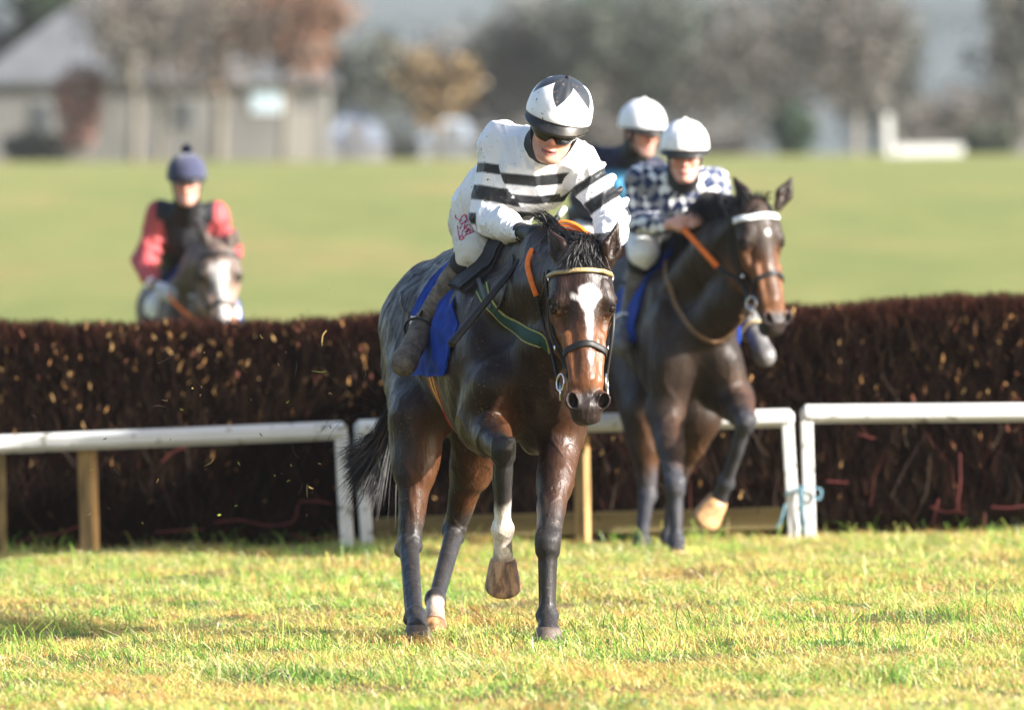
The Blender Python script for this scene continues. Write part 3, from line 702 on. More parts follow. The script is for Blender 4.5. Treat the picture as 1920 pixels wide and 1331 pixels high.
def sd_trunk(S, T, g=1.0, ztop=0.0, slope=0.0):
    fw = T(1, 0, 0) - T(0, 0, 0); la = T(0, 1, 0) - T(0, 0, 0); M = np.array([nz(fw), nz(la), (0, 0, 1)]).T
    def E(s, l, z, r, k, tilt=None):
        m = M if tilt is None else M @ np.array(Matrix.Rotation(tilt[1], 3, tilt[0])); S.ell(T(s, l, z), r, m, k)
    E(0, 0, 1.23, (.36, .255, .30), .08)
    E(.45, 0, 1.22, (.46, .245, .31), .10)
    E(.80, 0, 1.16, (.55, .278, .345), .10)
    E(1.10, 0, 1.11, (.38, .225, .335), .08)
    S.cone(T(.10, 0, 1.47), T(.75, 0, 1.46), .075, .07, .10)
    S.cone(T(.78, 0, 1.475), T(1.12, 0, 1.47), .065, .085, .10)
    E(1.33, 0, 1.02, (.16, .185, .24), .07)
    for q in (-1, 1):
        E(1.10, q*.150, 1.10, (.19, .075, .32), .09, ('Y', .30))
        E(1.22, q*.17, 1.03, (.10, .075, .24), .03, ('Y', .45))
        E(1.39, q*.105, .96, (.085, .085, .115), .05)
        E(1.36, q*.155, 1.12, (.09, .07, .16), .03)
        E(1.33, q*.085, .82, (.10, .06, .10), .03)
        E(-.10, q*.13, 1.16, (.22, .12, .32), .06)
        E(.16, q*.20, 1.28, (.10, .06, .10), .06)
    S.cone(T(1.45, 0, .98), T(1.30, 0, .80), .022, .02, .03, True)

def strands(name, roots, tips, width, mat, parent, seed=1, sag=0.0, curl=0.02, seg=7, col=None, mid=None):
    """locks of hair as tapering ribbons"""
    rs = np.random.RandomState(seed); V = []; Q = []; n0 = 0
    for i in range(len(roots)):
        a, b = np.asarray(roots[i]), np.asarray(tips[i])
        m = (a + b)/2 + rs.normal(size=3)*curl + np.array([0, 0, sag]) if mid is None else np.asarray(mid[i])
        P = spline([a, m, b], seg); P[1:-1] += rs.normal(size=(seg-2, 3))*curl*0.12
        d = nz(b - a); side = nz(np.cross(d, rs.normal(size=3)))
        wd = width*rs.uniform(.6, 1.3)*np.array([.7] + [1]*(seg-3) + [.6, .12])
        nn = np.cross(d, side)*0.35
        L = np.stack([P - side*wd[:, None]/2, P + nn*wd[:, None], P + side*wd[:, None]/2], 1).reshape(-1, 3)
        V.append(L)
        for k in range(seg-1):
            for j in (0, 1): Q.append([n0+k*3+j, n0+k*3+j+1, n0+k*3+3+j+1, n0+k*3+3+j])
        n0 += seg*3
    return obj(name, np.concatenate(V), Q, None, mat, parent)

def ribbon(mb, P, Nrm, width, thick, col=None, off=0.0):
    """flat strap along P lying on normals Nrm"""
    P = np.asarray(P); m = len(P); T = np.gradient(P, axis=0); T /= np.linalg.norm(T, axis=1)[:, None]+1e-12
    Nrm = Nrm - (Nrm*T).sum(1)[:, None]*T; Nrm /= np.linalg.norm(Nrm, axis=1)[:, None]+1e-12
    B = np.cross(T, Nrm); P = P + B*off; wd = np.broadcast_to(np.asarray(width, float), (m,))[:, None]
    prof = [(-.5, 0), (-.5, .8), (-.4, 1), (0, 1.08), (.4, 1), (.5, .8), (.5, 0)]
    V = np.stack([P + B*wd*x + Nrm*thick*y for x, y in prof], 1).reshape(-1, 3); k = len(prof); Q = []
    for i in range(m-1):
        for j in range(k): j2 = (j+1) % k; Q.append([i*k+j, i*k+j2, (i+1)*k+j2, (i+1)*k+j])
    Q.append([0, 1, 5, 6]); Q.append([1, 2, 4, 5]); b = (m-1)*k
    Q.append([b+6, b+5, b+1, b]); Q.append([b+5, b+4, b+2, b+1])
    mb.add(V, Q, None, col)
def on_skin(bvh, P, lift=0.002, it=3):
    """pull a smoothed path of points onto the skin"""
    P = np.asarray(P, float).copy(); Nn = np.zeros_like(P)
    for i, p in enumerate(P):
        c, n, _, _ = bvh.find_nearest(Vector(p))
        Nn[i] = n; P[i] = np.array(c) + np.array(n)*lift
    for _ in range(it):
        Nn[1:-1] = (Nn[:-2] + 2*Nn[1:-1] + Nn[2:]); Nn /= np.linalg.norm(Nn, axis=1)[:, None]
        P[1:-1] = (P[:-2] + 2*P[1:-1] + P[2:])/4
    return P, Nn
def hit(bvh, px, py, near=20):
    """where the line of sight through a pixel meets the skin"""
    a = np.array([0, 0, CAMH]); b = at(px, py, 60.0); d = nz(b - a)
    c, n, _, _ = bvh.ray_cast(Vector(a + d*near), Vector(d))
    return None if c is None else np.array(c)

def make_horse(name, label, J, vox, coat, pos):
    root = thing(name, label, 'horse', pos)
    T = J['T']; H = J['head']
    pts = [T(-.5, -.4, 1.0), T(-.5, .4, 1.75), T(1.7, 0, 1.0), T(1.7, 0, 1.6), H['poll'] + .9*H['u'], H['poll'] - .3*H['u'], H['poll'] + .9*H['u'] + .2*H['n'], H['poll']+.3*H['s'], H['poll']-.3*H['s']]
    for L in J['legs'].values(): pts += [v for k, v in L.items() if k in ('sh', 'el', 'kn', 'fe', 'co', 'hip', 'but', 'st', 'ho')]
    pts = np.array(pts); S = SDF(pts.min(0) - .14, pts.max(0) + .14, vox)
    sd_trunk(S, T)
    ft = T(1, 0, 0) - T(0, 0, 0)
    la = nz(T(0, 1, 0) - T(0, 0, 0))
    thr = J['throat']; cr = J['crest']; md = J['neckmid']
    S.chain(thr, [.125, .105, .085], .07)
    S.chain(md, [.175, .145, .110], .08)
    S.chain(cr, [.075, .072, .066], .08)
    for q in (-1, 1):
        S.cone(md[0] + la*q*.13, md[1] + H['s']*q*.085, .07, .06, .04)
        S.cone(thr[0] + la*q*.06, thr[2] + H['s']*q*.05, .05, .035, .025)
        S.cone(md[1] + H['s']*q*.09, md[2] + H['s']*q*.07, .055, .05, .03)
    for k, L in J['legs'].items(): (sd_fore if k[0] == 'f' else sd_hind)(S, L, J.get('g', 1.0))
    sd_head(S, H, J['ears'])
    V, Q = S.mesh(); V = relax(V, Q, 1, .45)
    N0 = vnormals(V, Q); hq = (V - H['poll']) @ np.array([H['u'], H['s'], H['n']]).T
    onh = ((hq[:, 0] > -.05) & (hq[:, 2] > -.3)).astype(float)
    rg = lambda w_, k_: np.clip(1 - np.abs(w_)*k_, 0, 1)**1.5
    musc = .0055*rg(wav(V*[1, 1, .55], 10, 3), 1.1)*(1 - onh) + .0025*rg(wav(V*[1, 1, .45], 21, 9), 1.2)
    vein = .0045*rg(wav(V*[1, 1, .6], 9, 21), 9)*smooth(.30, .45, V[:, 2]) + .0022*rg(wav(V*[1, 1, .6], 19, 30), 7)*smooth(.30, .45, V[:, 2])
    V = V + N0*((musc - .002)*smooth(.35, .6, V[:, 2] - ground_z(V[:, 0], V[:, 1])) + vein*(1 - .5*onh))[:, None]
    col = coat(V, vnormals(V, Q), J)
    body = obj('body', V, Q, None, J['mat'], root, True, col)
    bvh = BVHTree.FromPolygons([Vector(v) for v in V], Q.tolist())
    J['bvh'] = bvh; J['root'] = root
    for k, L in J['legs'].items():
        mb = MB(); hoof(mb, L['co'], L.get('axis', L['co'] - L['fe']), L['fwd'], L.get('hs', 1.0)); hf = mb.build('hoof', L.get('hmat', M_hoof), root)
        a_ = nz(L.get('axis', L['co'] - L['fe'])); w_ = nz(np.asarray(L['fwd']) - (np.asarray(L['fwd']) @ a_)*a_); l_ = np.cross(a_, w_); hs = L.get('hs', 1.0)
        th = np.linspace(-2.35, 2.35, 26); pp = L['co'] + hs*(a_*(.086 + .022*np.cos(th))[:, None] + w_*(.030 + .060*np.cos(th))[:, None] + l_*(.060*np.sin(th))[:, None])
        mb = MB(); mb.tube(pp, .0085*hs, 6, flat=.55, up=a_); mb.build('horseshoe', M_shoe, hf)
    # eyes
    P = H['P']; k = H['w']
    for q in (-1, 1):
        mb = MB(); c = P(.281, q*.0985, -.050); prof = [(math.sin(a)*.0195*k, -math.cos(a)*.0195*k) for a in np.linspace(0.02, math.pi-.02, 12)]
        mb.add(*lathe(prof, c, H['s']*q, H['u'], 20)); mb.build('eye', M_eye, root)
    return root

def coat_bay(V, Nn, J):
    o = J['coat']; H = J['head']; base = np.array(o['base']); tan = np.array(o['tan'])
    c = np.tile(base, (len(V), 1))
    mot = wav(V, 9, 0)*.5 + wav(V, 23, 8)*.3
    T = J['T']; t0 = T(0, 0, 0); fw = nz(T(1, 0, 0) - t0); la = nz(T(0, 1, 0) - t0)
    s = (V - t0) @ fw; l = (V - t0) @ la; z = V[:, 2]
    # lighter clipped belly
    bel = smooth(1.14, .98, z + .04*mot)*smooth(1.10, .95, s)*smooth(.15, .4, s)
    for k_, L_ in J['legs'].items():
        a_, b_ = (L_['hip'], L_['st']) if k_[0] == 'h' else (L_['sh'], L_['el'])
        bel = bel*smooth(.13, .22, seg_t(V, a_, b_)[1])*smooth(.10, .16, seg_t(V, b_, L_['ho'] if k_[0] == 'h' else L_['kn'])[1])
    c = lerp(c, o['belly'], bel*.95)
    c = c*(1 + .22*mot)[:, None]
    for k, L in J['legs'].items():
        if k[0] == 'f': ch = [L['el'], L['kn'], L['fe'], L['co']]
        else: ch = [L['st'], L['ho'], L['fe'], L['co']]
        t1, d1 = seg_t(V, ch[0], ch[1]); t2, d2 = seg_t(V, ch[1], ch[2]); t3, d3 = seg_t(V, ch[2], ch[3])
        near = np.minimum(np.minimum(d1, d2), d3)
        up = (t1 < 1) & (d1 <= np.minimum(d2, d3) + .01)
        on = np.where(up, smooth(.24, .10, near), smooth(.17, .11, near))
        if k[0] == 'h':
            m = on*smooth(-.25, .25, t1)*(up)*smooth(.2, .55, (Nn @ nz(L['fwd']))*.6 + .6*(Nn @ nz(o.get('lit_dir', (1, -.4, 0)))))  # coat tan on the front, plus sunlight painted tan on the right-hand side
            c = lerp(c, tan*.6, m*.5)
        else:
            m = on*smooth(-.1, .3, t1)*up*smooth(.1, .8, Nn @ nz(o.get('lit_dir', (1, -.4, 0))))  # sun-facing side of the foreleg, its light painted in as tan
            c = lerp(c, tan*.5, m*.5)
        low = on*np.where(up, smooth(.62, .98, t1 + .12*mot), 1.0)
        leg = np.array(o['leg'])*(1 + .25*mot)[:, None]
        c = c + (leg - c)*low[:, None]
        if 'sock' in L:
            sk = on*smooth(L['sock'][0], L['sock'][1], np.where(d3 < d2, 1 + t3, t2) + .05*mot)*(~up)
            c = lerp(c, L['sock'][2], sk); c = lerp(c, (.22, .13, .08), sk*(d3 <= d2)*smooth(.45, .95, t3 + .12*wav(V, 50, 4))*.75)
    # face
    Mx = np.array([H['u'], H['s'], H['n']]).T; q = ((V - H['poll']) @ Mx)/[H['L'], H['w'], H['w']]; u, sd, n = q.T
    inh = (u > -.06)*smooth(-.28, -.23, n - .16*np.clip(u - .40, 0, 1))*(np.abs(sd) < .15)*(u < 1.2)*(n < .15)
    tn = smooth(.30, .50, u + .05*mot + .6*np.abs(sd))*smooth(.0, .1, u)*inh
    c = lerp(c, tan, tn*.85)
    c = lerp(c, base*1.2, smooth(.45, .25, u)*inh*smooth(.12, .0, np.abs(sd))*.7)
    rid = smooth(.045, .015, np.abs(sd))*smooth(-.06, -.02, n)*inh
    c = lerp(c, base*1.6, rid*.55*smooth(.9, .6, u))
    mz = smooth(.765, .845, u + .03*mot - .45*np.maximum(np.abs(sd) - .03, 0)*0)*inh; c = lerp(c, o['muzzle'], mz*.93)
    for (ua, ub, wa, wb, s0) in o.get('blaze', []):
        wd = wa + (wb - wa)*np.clip((u - ua)/(ub - ua), 0, 1)
        e = wd*(1 + .25*wav(V, 60, 3)) - np.abs(sd - s0)
        m = smooth(-.008, .009, e)*smooth(ua - .02, ua + .015, u + .015*wav(V, 45, 5))*smooth(ub + .02, ub - .02, u)*inh*(n > -.12)
        c = lerp(c, o.get('white', (.74, .70, .68)), m)
    eye = np.minimum(np.linalg.norm(q - [.279, .113, -.042], axis=1), np.linalg.norm(q - [.279, -.113, -.042], axis=1))
    c = lerp(c, (.012, .01, .01), smooth(.050, .030, eye)*.9)
    nos = np.minimum(np.linalg.norm((q - [.88, .054, -.018])*[1, 1.6, 1.2], axis=1), np.linalg.norm((q - [.88, -.054, -.018])*[1, 1.6, 1.2], axis=1))
    c = lerp(c, (.008, .006, .006), smooth(.034, .022, nos))
    return np.clip(c, 0.004, 1)

def coat_mat(name, rough=.39, relief=.36):
    """wet, close-lying hair: own colour, fine hair relief, veins"""
    m, nt, b = node_mat(name, rough, .26)
    a = N(nt, 'ShaderNodeAttribute', attribute_name='Col')
    nf = noise(nt, 46, 6, .7, stretch=(1, 1, .4))
    nf2 = noise(nt, 130, 3, .6, stretch=(1, 1, .3)); av_ = N(nt, 'ShaderNodeMath', operation='MULTIPLY_ADD'); nt.links.new(nf2, av_.inputs[0]); av_.inputs[1].default_value = .45
    hv_ = N(nt, 'ShaderNodeMath', operation='MULTIPLY_ADD'); nt.links.new(nf, hv_.inputs[0]); hv_.inputs[1].default_value = .75; hv_.inputs[2].default_value = -.10; nt.links.new(hv_.outputs[0], av_.inputs[2])
    v = ramp(nt, av_.outputs[0], [(.28, (.55,)*3), (.72, (1.5,)*3)])
    fl_ = ramp(nt, noise(nt, 95, 2, .5), [(.66, (0, 0, 0)), (.69, (.8, .8, .8))]); fb_ = ramp(nt, noise(nt, 5, 2, .5), [(.42, (0, 0, 0)), (.6, (1, 1, 1))])
    nt.links.new(mixc(nt, mixc(nt, 1, fl_, fb_, 'MULTIPLY'), mixc(nt, 1, a.outputs['Color'], v, 'MULTIPLY'), (.16, .12, .085)), b.inputs['Base Color'])
    h1 = noise(nt, 420, 3, .7, stretch=(1, 1, .22)); h2 = noise(nt, 19, 4, .55, dist=.5, stretch=(1, 1, .6))
    vn = noise(nt, 9, 1, .4, dist=2.2)
    vein = ramp(nt, vn, [(.47, (0, 0, 0)), (.5, (1, 1, 1)), (.53, (0, 0, 0))])
    ad = N(nt, 'ShaderNodeMath', operation='MULTIPLY_ADD'); nt.links.new(h1, ad.inputs[0]); ad.inputs[1].default_value = .06; nt.links.new(h2, ad.inputs[2])
    ad2 = N(nt, 'ShaderNodeMath', operation='MULTIPLY_ADD'); nt.links.new(vein, ad2.inputs[0]); ad2.inputs[1].default_value = .012; nt.links.new(ad.outputs[0], ad2.inputs[2])
    bump(nt, b, ad2.outputs[0], relief, .016)
    st_ = noise(nt, 80, 3, .6, stretch=(1, 1, .13)); ad3 = N(nt, 'ShaderNodeMath', operation='MULTIPLY_ADD'); nt.links.new(st_, ad3.inputs[0]); ad3.inputs[1].default_value = .45; nt.links.new(ad2.outputs[0], ad3.inputs[2]); bump(nt, b, ad3.outputs[0], relief, .018)
    rr = ramp(nt, noise(nt, 14, 5, .65), [(.3, (rough - .12,)*3), (.7, (rough + .2,)*3)]); nt.links.new(rr, b.inputs['Roughness'])
    return m
M_coat = coat_mat('wet bay coat'); M_coat2 = coat_mat('dark bay coat', .46, .4)
M_hoof, _nt, _b = node_mat('hoof horn', .5, .35)
_h = ramp(_nt, noise(_nt, 26, 4, .6, stretch=(1, 1, .3)), [(.30, (.035, .028, .024)), (.45, (.16, .085, .040)), (.55, (.34, .19, .085)), (.68, (.42, .27, .15)), (.78, (.10, .07, .05))])
_nt.links.new(_h, _b.inputs['Base Color']); bump(_nt, _b, noise(_nt, 60, 4, .6, stretch=(.3, .3, 1)), .5, .005)
M_shoe = surf('worn iron shoe', (.30, .29, .28), .4, .5, .8, var=.3)
M_hoof_dark = surf('dark hoof horn', (.10, .075, .06), .5, .4, var=.5, vscale=30, bmp=.3, bscale=60, bdist=.004)
M_hair = surf('black horse hair', (.008, .007, .008), .5, .35, var=.5, vscale=60)
M_eye, _nt, _b = node_mat('horse eye', .22, .25); _b.inputs['Base Color'].default_value = (.012, .007, .005, 1)
M_leather = surf('black leather', (.011, .010, .010), .5, .35, var=.4, vscale=60, bmp=.3, bscale=220, bdist=.002)
M_steel = surf('steel', (.72, .72, .74), .22, .5, 1.0, var=.1)
M_gold = surf('gold plaited browband', (.36, .27, .13), .4, .5, .3, var=.45, vscale=120, bmp=.8, bscale=160, bdist=.004)
M_orange = surf('orange rubber', (.82, .17, .012), .55, .4, var=.2, vscale=50, bmp=.5, bscale=260, bdist=.002)

def frame_T(O, f):
    O = np.asarray(O, float); f = nz(f); la = np.array([-f[1], f[0], 0])
    return lambda s, l, z: np.array([O[0], O[1], O[2] + z]) + f*s + la*l

# ------------------------------------------------------------------ tack
def head_pts(H, L): return [H['P'](*p) for p in L]
def skin_strap(parent, name, bvh, P, width, thick, mat, n=40, lift=.001, smooth_it=6, stripes=None, closed=False):
    P = spline(P, n); P, Nn = on_skin(bvh, P, lift, smooth_it); mb = MB()
    if stripes is None: ribbon(mb, P, Nn, width, thick); return mb.build(name, mat, parent)
    o = None; x = -.5
    for i, (fr, m) in enumerate(stripes):
        mb = MB(); ribbon(mb, P, Nn, width*fr, thick*(1 + .15*(i % 2)), off=(x + fr/2)*width); x += fr
        q = mb.build(name if o is None else 'stripe', m, parent if o is None else o); o = o or q
    return o
def ring(mb, c, nrm, r, wire, n=24, sq=1.0):
    c = np.asarray(c); a = nz(nrm); x = nz(np.cross(a, (0.1, .2, 1))); y = np.cross(a, x)
    th = np.linspace(0, 2*np.pi, n); P = c + r*(np.cos(th)[:, None]*x*sq + np.sin(th)[:, None]*y)
    mb.tube(P, wire, 8, cap=False)
def bridle(J, brow_mat, brow_w=.020, label=None):
    H = J['head']; bvh = J['bvh']; root = J['root']; P = H['P']
    b = thing_part('bridle', root)
    skin_strap(root, 'browband', bvh, [P(.075, q*.105 if abs(q) == 1 else q*.105, -.095 if abs(q) == 1 else -.02*abs(q)**2 - .0) + H['n']*.01 for q in (-1, -.75, -.4, 0, .4, .75, 1)], brow_w, .011, brow_mat, 44, .002)
    for q in (-1, 1):
        skin_strap(root, 'cheek_strap', bvh, head_pts(H, [(.02, q*.11, -.10), (.12, q*.115, -.12), (.30, q*.12, -.135), (.48, q*.10, -.13), (.66, q*.075, -.105)]), .019, .006, M_leather, 34, .003)
        skin_strap(root, 'noseband_strap', bvh, head_pts(H, [(.03, q*.11, -.13), (.14, q*.115, -.15), (.32, q*.12, -.17), (.48, q*.10, -.16), (.60, q*.08, -.14)]), .014, .005, M_leather, 34, .003)
        mb = MB(); c = P(.725, q*.083, -.098); ring(mb, c, H['s']*q + H['n']*.3, .034, .0042); mb.beam(c - H['n']*.0, c + H['u']*.075 + H['n']*.01*0 + H['s']*q*.004, .008, .008); mb.build('bit_ring', M_steel, root)
        for p_ in ((.085, q*.112, -.085, .004), (.50, q*.085, -.12, .012)): mb = MB(); mb.box(P(*p_[:3]) + H['s']*q*p_[3], (.021, .008, .021), np.array([H['u'], H['s'], H['n']]).T, bev=.003); mb.build('buckle', M_steel, root)
        #, q*.112, -.085) + H['s']*q*.004, (.022, .008, .020), np.array([H['u'], H['s'], H['n']]).T, bev=.003); mb.box(P(.50, q*.085, -.12) + H['s']*q*.012, (.02, .008, .022), np.array([H['u'], H['s'], H['n']]).T, bev=.003); mb.build('buckle', M_steel, root)
    nb = [P(.60 - .075*math.cos(a)*1.0, math.sin(a)*.085, -.075 + .085*math.cos(a)) for a in np.linspace(-math.pi, math.pi, 13)]
    skin_strap(root, 'noseband', bvh, nb, .026, .009, M_leather, 64, .002)
    skin_strap(root, 'throat_strap', bvh, [P(.06, math.sin(a)*.12, -.14 + .12*math.cos(a) - .05) + H['u']*.10*(1 - math.cos(a))*.5 for a in np.linspace(.9, 2*math.pi - .9, 11)], .013, .005, M_leather, 44, .003)
def thing_part(name, parent): return None
def drape(J, name, mat, s0, s1, a0, a1, lift, ns=40, na=60, parent=None, wave=.004, flare=.0, thick=.006, colfn=None, cz=1.15, shape=None):
    """cloth lying over the back: s along the body, a round it (degrees from the top)"""
    T = J['T']; bvh = J['bvh']; V = []; fw = nz(T(1, 0, 0) - T(0, 0, 0)); la = nz(T(0, 1, 0) - T(0, 0, 0))
    G = np.zeros((ns, na, 3)); Nn = np.zeros((ns, na, 3))
    for i in range(ns):
        for j in range(na):
            s = s0 + (s1 - s0)*i/(ns-1); a = R(a0 + (a1 - a0)*j/(na-1))
            if shape: s, a = shape(s, a)
            c = T(s, 0, cz); d = la*math.sin(a) + np.array([0, 0, 1])*math.cos(a)
            h, n, _, _ = bvh.ray_cast(Vector(c + d*1.0), Vector(-d), .95)
            G[i, j] = np.array(h) if h else c + d*.25
            Nn[i, j] = d
    for _ in range(3):
        G[1:-1, 1:-1] = (G[1:-1, 1:-1]*2 + G[:-2, 1:-1] + G[2:, 1:-1] + G[1:-1, :-2] + G[1:-1, 2:])/6
    P = G.reshape(-1, 3); Nf = Nn.reshape(-1, 3)
    w_ = lift + wave*wav(P, 16, 12) + wave*.5*wav(P, 37, 20)
    ii, jj = np.meshgrid(np.linspace(0, 1, ns), np.linspace(0, 1, na), indexing='ij')
    e = np.maximum(np.abs(jj.ravel()*2 - 1) - .6, 0)/.4
    w_ = w_ + flare*e**2*(1 + .8*np.sin(ii.ravel()*9 + 1))
    A = P + Nf*w_[:, None]; B = P + Nf*(w_ - thick)[:, None]
    Q = []; n0 = ns*na
    for i in range(ns-1):
        for j in range(na-1):
            q = [i*na+j, i*na+j+1, (i+1)*na+j+1, (i+1)*na+j]; Q.append(q[::-1]); Q.append([x + n0 for x in q])
    ed = [i*na for i in range(ns)] + [(ns-1)*na + j for j in range(1, na)] + [i*na + na-1 for i in range(ns-2, -1, -1)] + [j for j in range(na-2, 0, -1)]
    for k in range(len(ed)):
        a, b = ed[k], ed[(k+1) % len(ed)]; Q.append([a, b, b+n0, a+n0])
    V = np.vstack([A, B]); col = None if colfn is None else colfn(V)
    return obj(name, V, Q, None, mat, parent or J['root'], True, col)
# ------------------------------------------------------------------ the leading horse
def hp(px, py, dd): return at(px, py, D1 + dd)
_o = hp(853, 600, 1.75); _c = hp(975, 600, .28)
T1 = frame_T((_o[0], _o[1], .03), (_c[0]-_o[0], _c[1]-_o[1], 0))
f1 = nz(np.array([_c[0]-_o[0], _c[1]-_o[1], 0])); l1 = np.array([-f1[1], f1[0], 0])
_u = nz((.035, -.27, -.96)); _n = np.array((.15, -.95, .25)); _n = nz(_n - (_n @ _u)*_u); _s = np.cross(_n, _u)
if _s[0] < 0: _s = -_s
HD1 = dict(poll=hp(1094, 486, -.22), u=_u, n=_n, s=_s, L=.665, w=1.13)
J1 = dict(T=T1, head=HD1, mat=M_coat, g=1.0,
    throat=[T1(1.36, 0, 1.06), hp(1040, 640, .10), HD1['poll'] + _u*.20 - _n*.20],
    neckmid=[T1(1.18, 0, 1.28), hp(1035, 540, .15), HD1['poll'] - _n*.12 + _u*.05],
    crest=[T1(1.02, 0, 1.50), hp(1022, 468, .22), HD1['poll'] - _n*.08 - _u*.00],
    ears=[(hp(1063, 492, -.20), hp(1046, 466, -.16), hp(1028, 432, -.12), nz((-.75, -.6, .1))),
          (hp(1138, 500, -.20), hp(1147, 464, -.20), hp(1158, 418, -.19), nz((.45, -.85, .1)))],
    legs=dict(
        fr=dict(sh=hp(925, 720, .22), el=hp(906, 796, .40), kn=hp(943, 842, -.05), fe=hp(943, 992, .10), co=hp(943, 1052, .17),
                fwd=(0.03, -.97, -.2), axis=(.0, .30, -.95), hs=1.10, sock=(.62, .80, (.72, .64, .55))),
        fl=dict(sh=hp(1035, 720, .20), el=hp(1054, 800, .40), kn=hp(1027, 1018, .05), fe=hp(1026, 1154, .02), co=hp(1028, 1181, -.05), fwd=(.0, -1, 0), axis=(0, -.1, -1), hmat=M_hoof_dark),
        hr=dict(hip=T1(-.02, -.12, 1.22), but=T1(-.26, -.13, 1.10), st=hp(786, 780, 1.22), ho=hp(768, 1018, 1.10), fe=hp(780, 1154, .50), co=hp(782, 1180, .38), fwd=(.40, -1, .1), axis=(0, -.3, -1), hmat=M_hoof_dark),
        hl=dict(hip=T1(-.02, .12, 1.22), but=T1(-.26, .13, 1.10), st=hp(905, 800, 1.30), ho=hp(852, 992, 1.55), fe=hp(816, 1122, 1.02), co=hp(815, 1166, .86), fwd=(-.2, -1, .1), axis=(-.1, -.5, -1), sock=(1.15, 1.4, (.62, .5, .42)))),
    coat=dict(base=(.0165, .0075, .0048), tan=(.165, .062, .022), belly=(.11, .085, .055), leg=(.021, .019, .019), muzzle=(.013, .012, .013),
              blaze=[(.165, .24, .030, .058, .010), (.22, .32, .055, .015, .010), (.29, .50, .015, .006, .012), (.585, .65, .010, .004, .014)]))
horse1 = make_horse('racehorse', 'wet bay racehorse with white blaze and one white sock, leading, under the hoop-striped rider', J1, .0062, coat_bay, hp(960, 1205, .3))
# ------------------------------------------------------------------ riders
M_skin = surf('skin', rough=.48, spec=.4, var=.10, vscale=60, bmp=.15, bscale=300, bdist=.001, attr=True, subs=.12)
M_silk = surf('racing silks', rough=.5, spec=.35, var=.05, vscale=14, bmp=.3, bscale=22, bdist=.010, attr=True, mud=.22, mudscale=75, mudcol=(.10, .065, .045), transl=.0)
M_silk_soft = surf('racing silks, clean', rough=.6, spec=.3, var=.08, vscale=14, bmp=.5, bscale=24, bdist=.012, attr=True)
M_breeches = surf('white breeches', rough=.6, spec=.3, var=.07, vscale=10, bmp=.45, bscale=34, bdist=.008, attr=True, mud=.12, mudscale=60, mudcol=(.35, .30, .25))
M_boot = surf('mud-splashed boots', (.125, .10, .076), .7, .35, var=.6, vscale=22, bmp=.35, bscale=60, bdist=.005, mud=.3, mudscale=110, mudcol=(.03, .025, .02))
M_black = surf('black cloth', (.012, .012, .014), .65, .35, var=.4, vscale=30, bmp=.4, bscale=50, bdist=.005)
M_glove = surf('black gloves', (.014, .014, .015), .5, .4, var=.5, vscale=70, bmp=.6, bscale=120, bdist=.003)
M_cap = surf('helmet cover', rough=.38, spec=.5, var=.04, vscale=20, bmp=.25, bscale=16, bdist=.006, attr=True, mud=.2, mudscale=58, mudcol=(.16, .11, .08))
M_gogg, _nt, _b = node_mat('smoked goggles', .06, .8); _b.inputs['Base Color'].default_value = (.008, .008, .01, 1)
M_peak = surf('black cap peak', (.013, .012, .011), .32, .5, var=.4, vscale=40, bmp=.1, bscale=60, mud=.1, mudscale=90, mudcol=(.12, .09, .06))
M_hairb = surf('dark hair', (.02, .014, .01), .5, .4, var=.4, vscale=90)
M_blue = surf('blue saddlecloth', (.006, .038, .25), .8, .15, var=.3, vscale=18, bmp=.5, bscale=240, bdist=.002)
M_white = surf('white cloth', (.78, .78, .76), .6, .3, var=.05, bmp=.2, bscale=40)

def sd_face(S, h):
    c, F, U, Sd = h['c'], h['F'], h['U'], h['S']; M = np.array([F, Sd, U]).T
    hk = h['k']; P = lambda f, s, u: c + hk*(M @ np.array([f, s, u]))
    E = lambda f, s, u, r, k, cut=False: S.ell(P(f, s, u), np.array(r)*hk, M, k*hk, cut)
    K = lambda a, b, ra, rb, k, cut=False: S.cone(P(*a), P(*b), ra*hk, rb*hk, k*hk, cut)
    E(-.005, 0, .035, (.098, .077, .105), .02); E(.022, 0, -.055, (.070, .062, .080), .03)
    E(.070, 0, -.112, (.030, .030, .026), .025)
    for q in (-1, 1):
        E(.055, q*.044, -.030, (.032, .028, .024), .02)
        K((.020, q*.058, -.075), (.062, q*.024, -.115), .020, .018, .025)
        E(-.012, q*.080, -.015, (.020, .009, .032), .006)
        K((.088, q*.005, .022), (.072, q*.052, .018), .013, .010, .012)
    for q in (-1, 1):
        E(.097, q*.031, -.004, (.014, .018, .012), .008, True); E(.077, q*.031, -.006, (.015, .015, .012), .003)
    K((.090, 0, .006), (.110, 0, -.040), .010, .015, .012)
    for q in (-1, 1): E(.100, q*.013, -.045, (.013, .010, .009), .006)
    E(.090, 0, -.078, (.014, .025, .0075), .006); E(.086, 0, -.092, (.014, .021, .0085), .006)
    K((.104, -.024, -.0845), (.104, .024, -.0845), .0025, .0025, .004, True)
    h['P'] = P
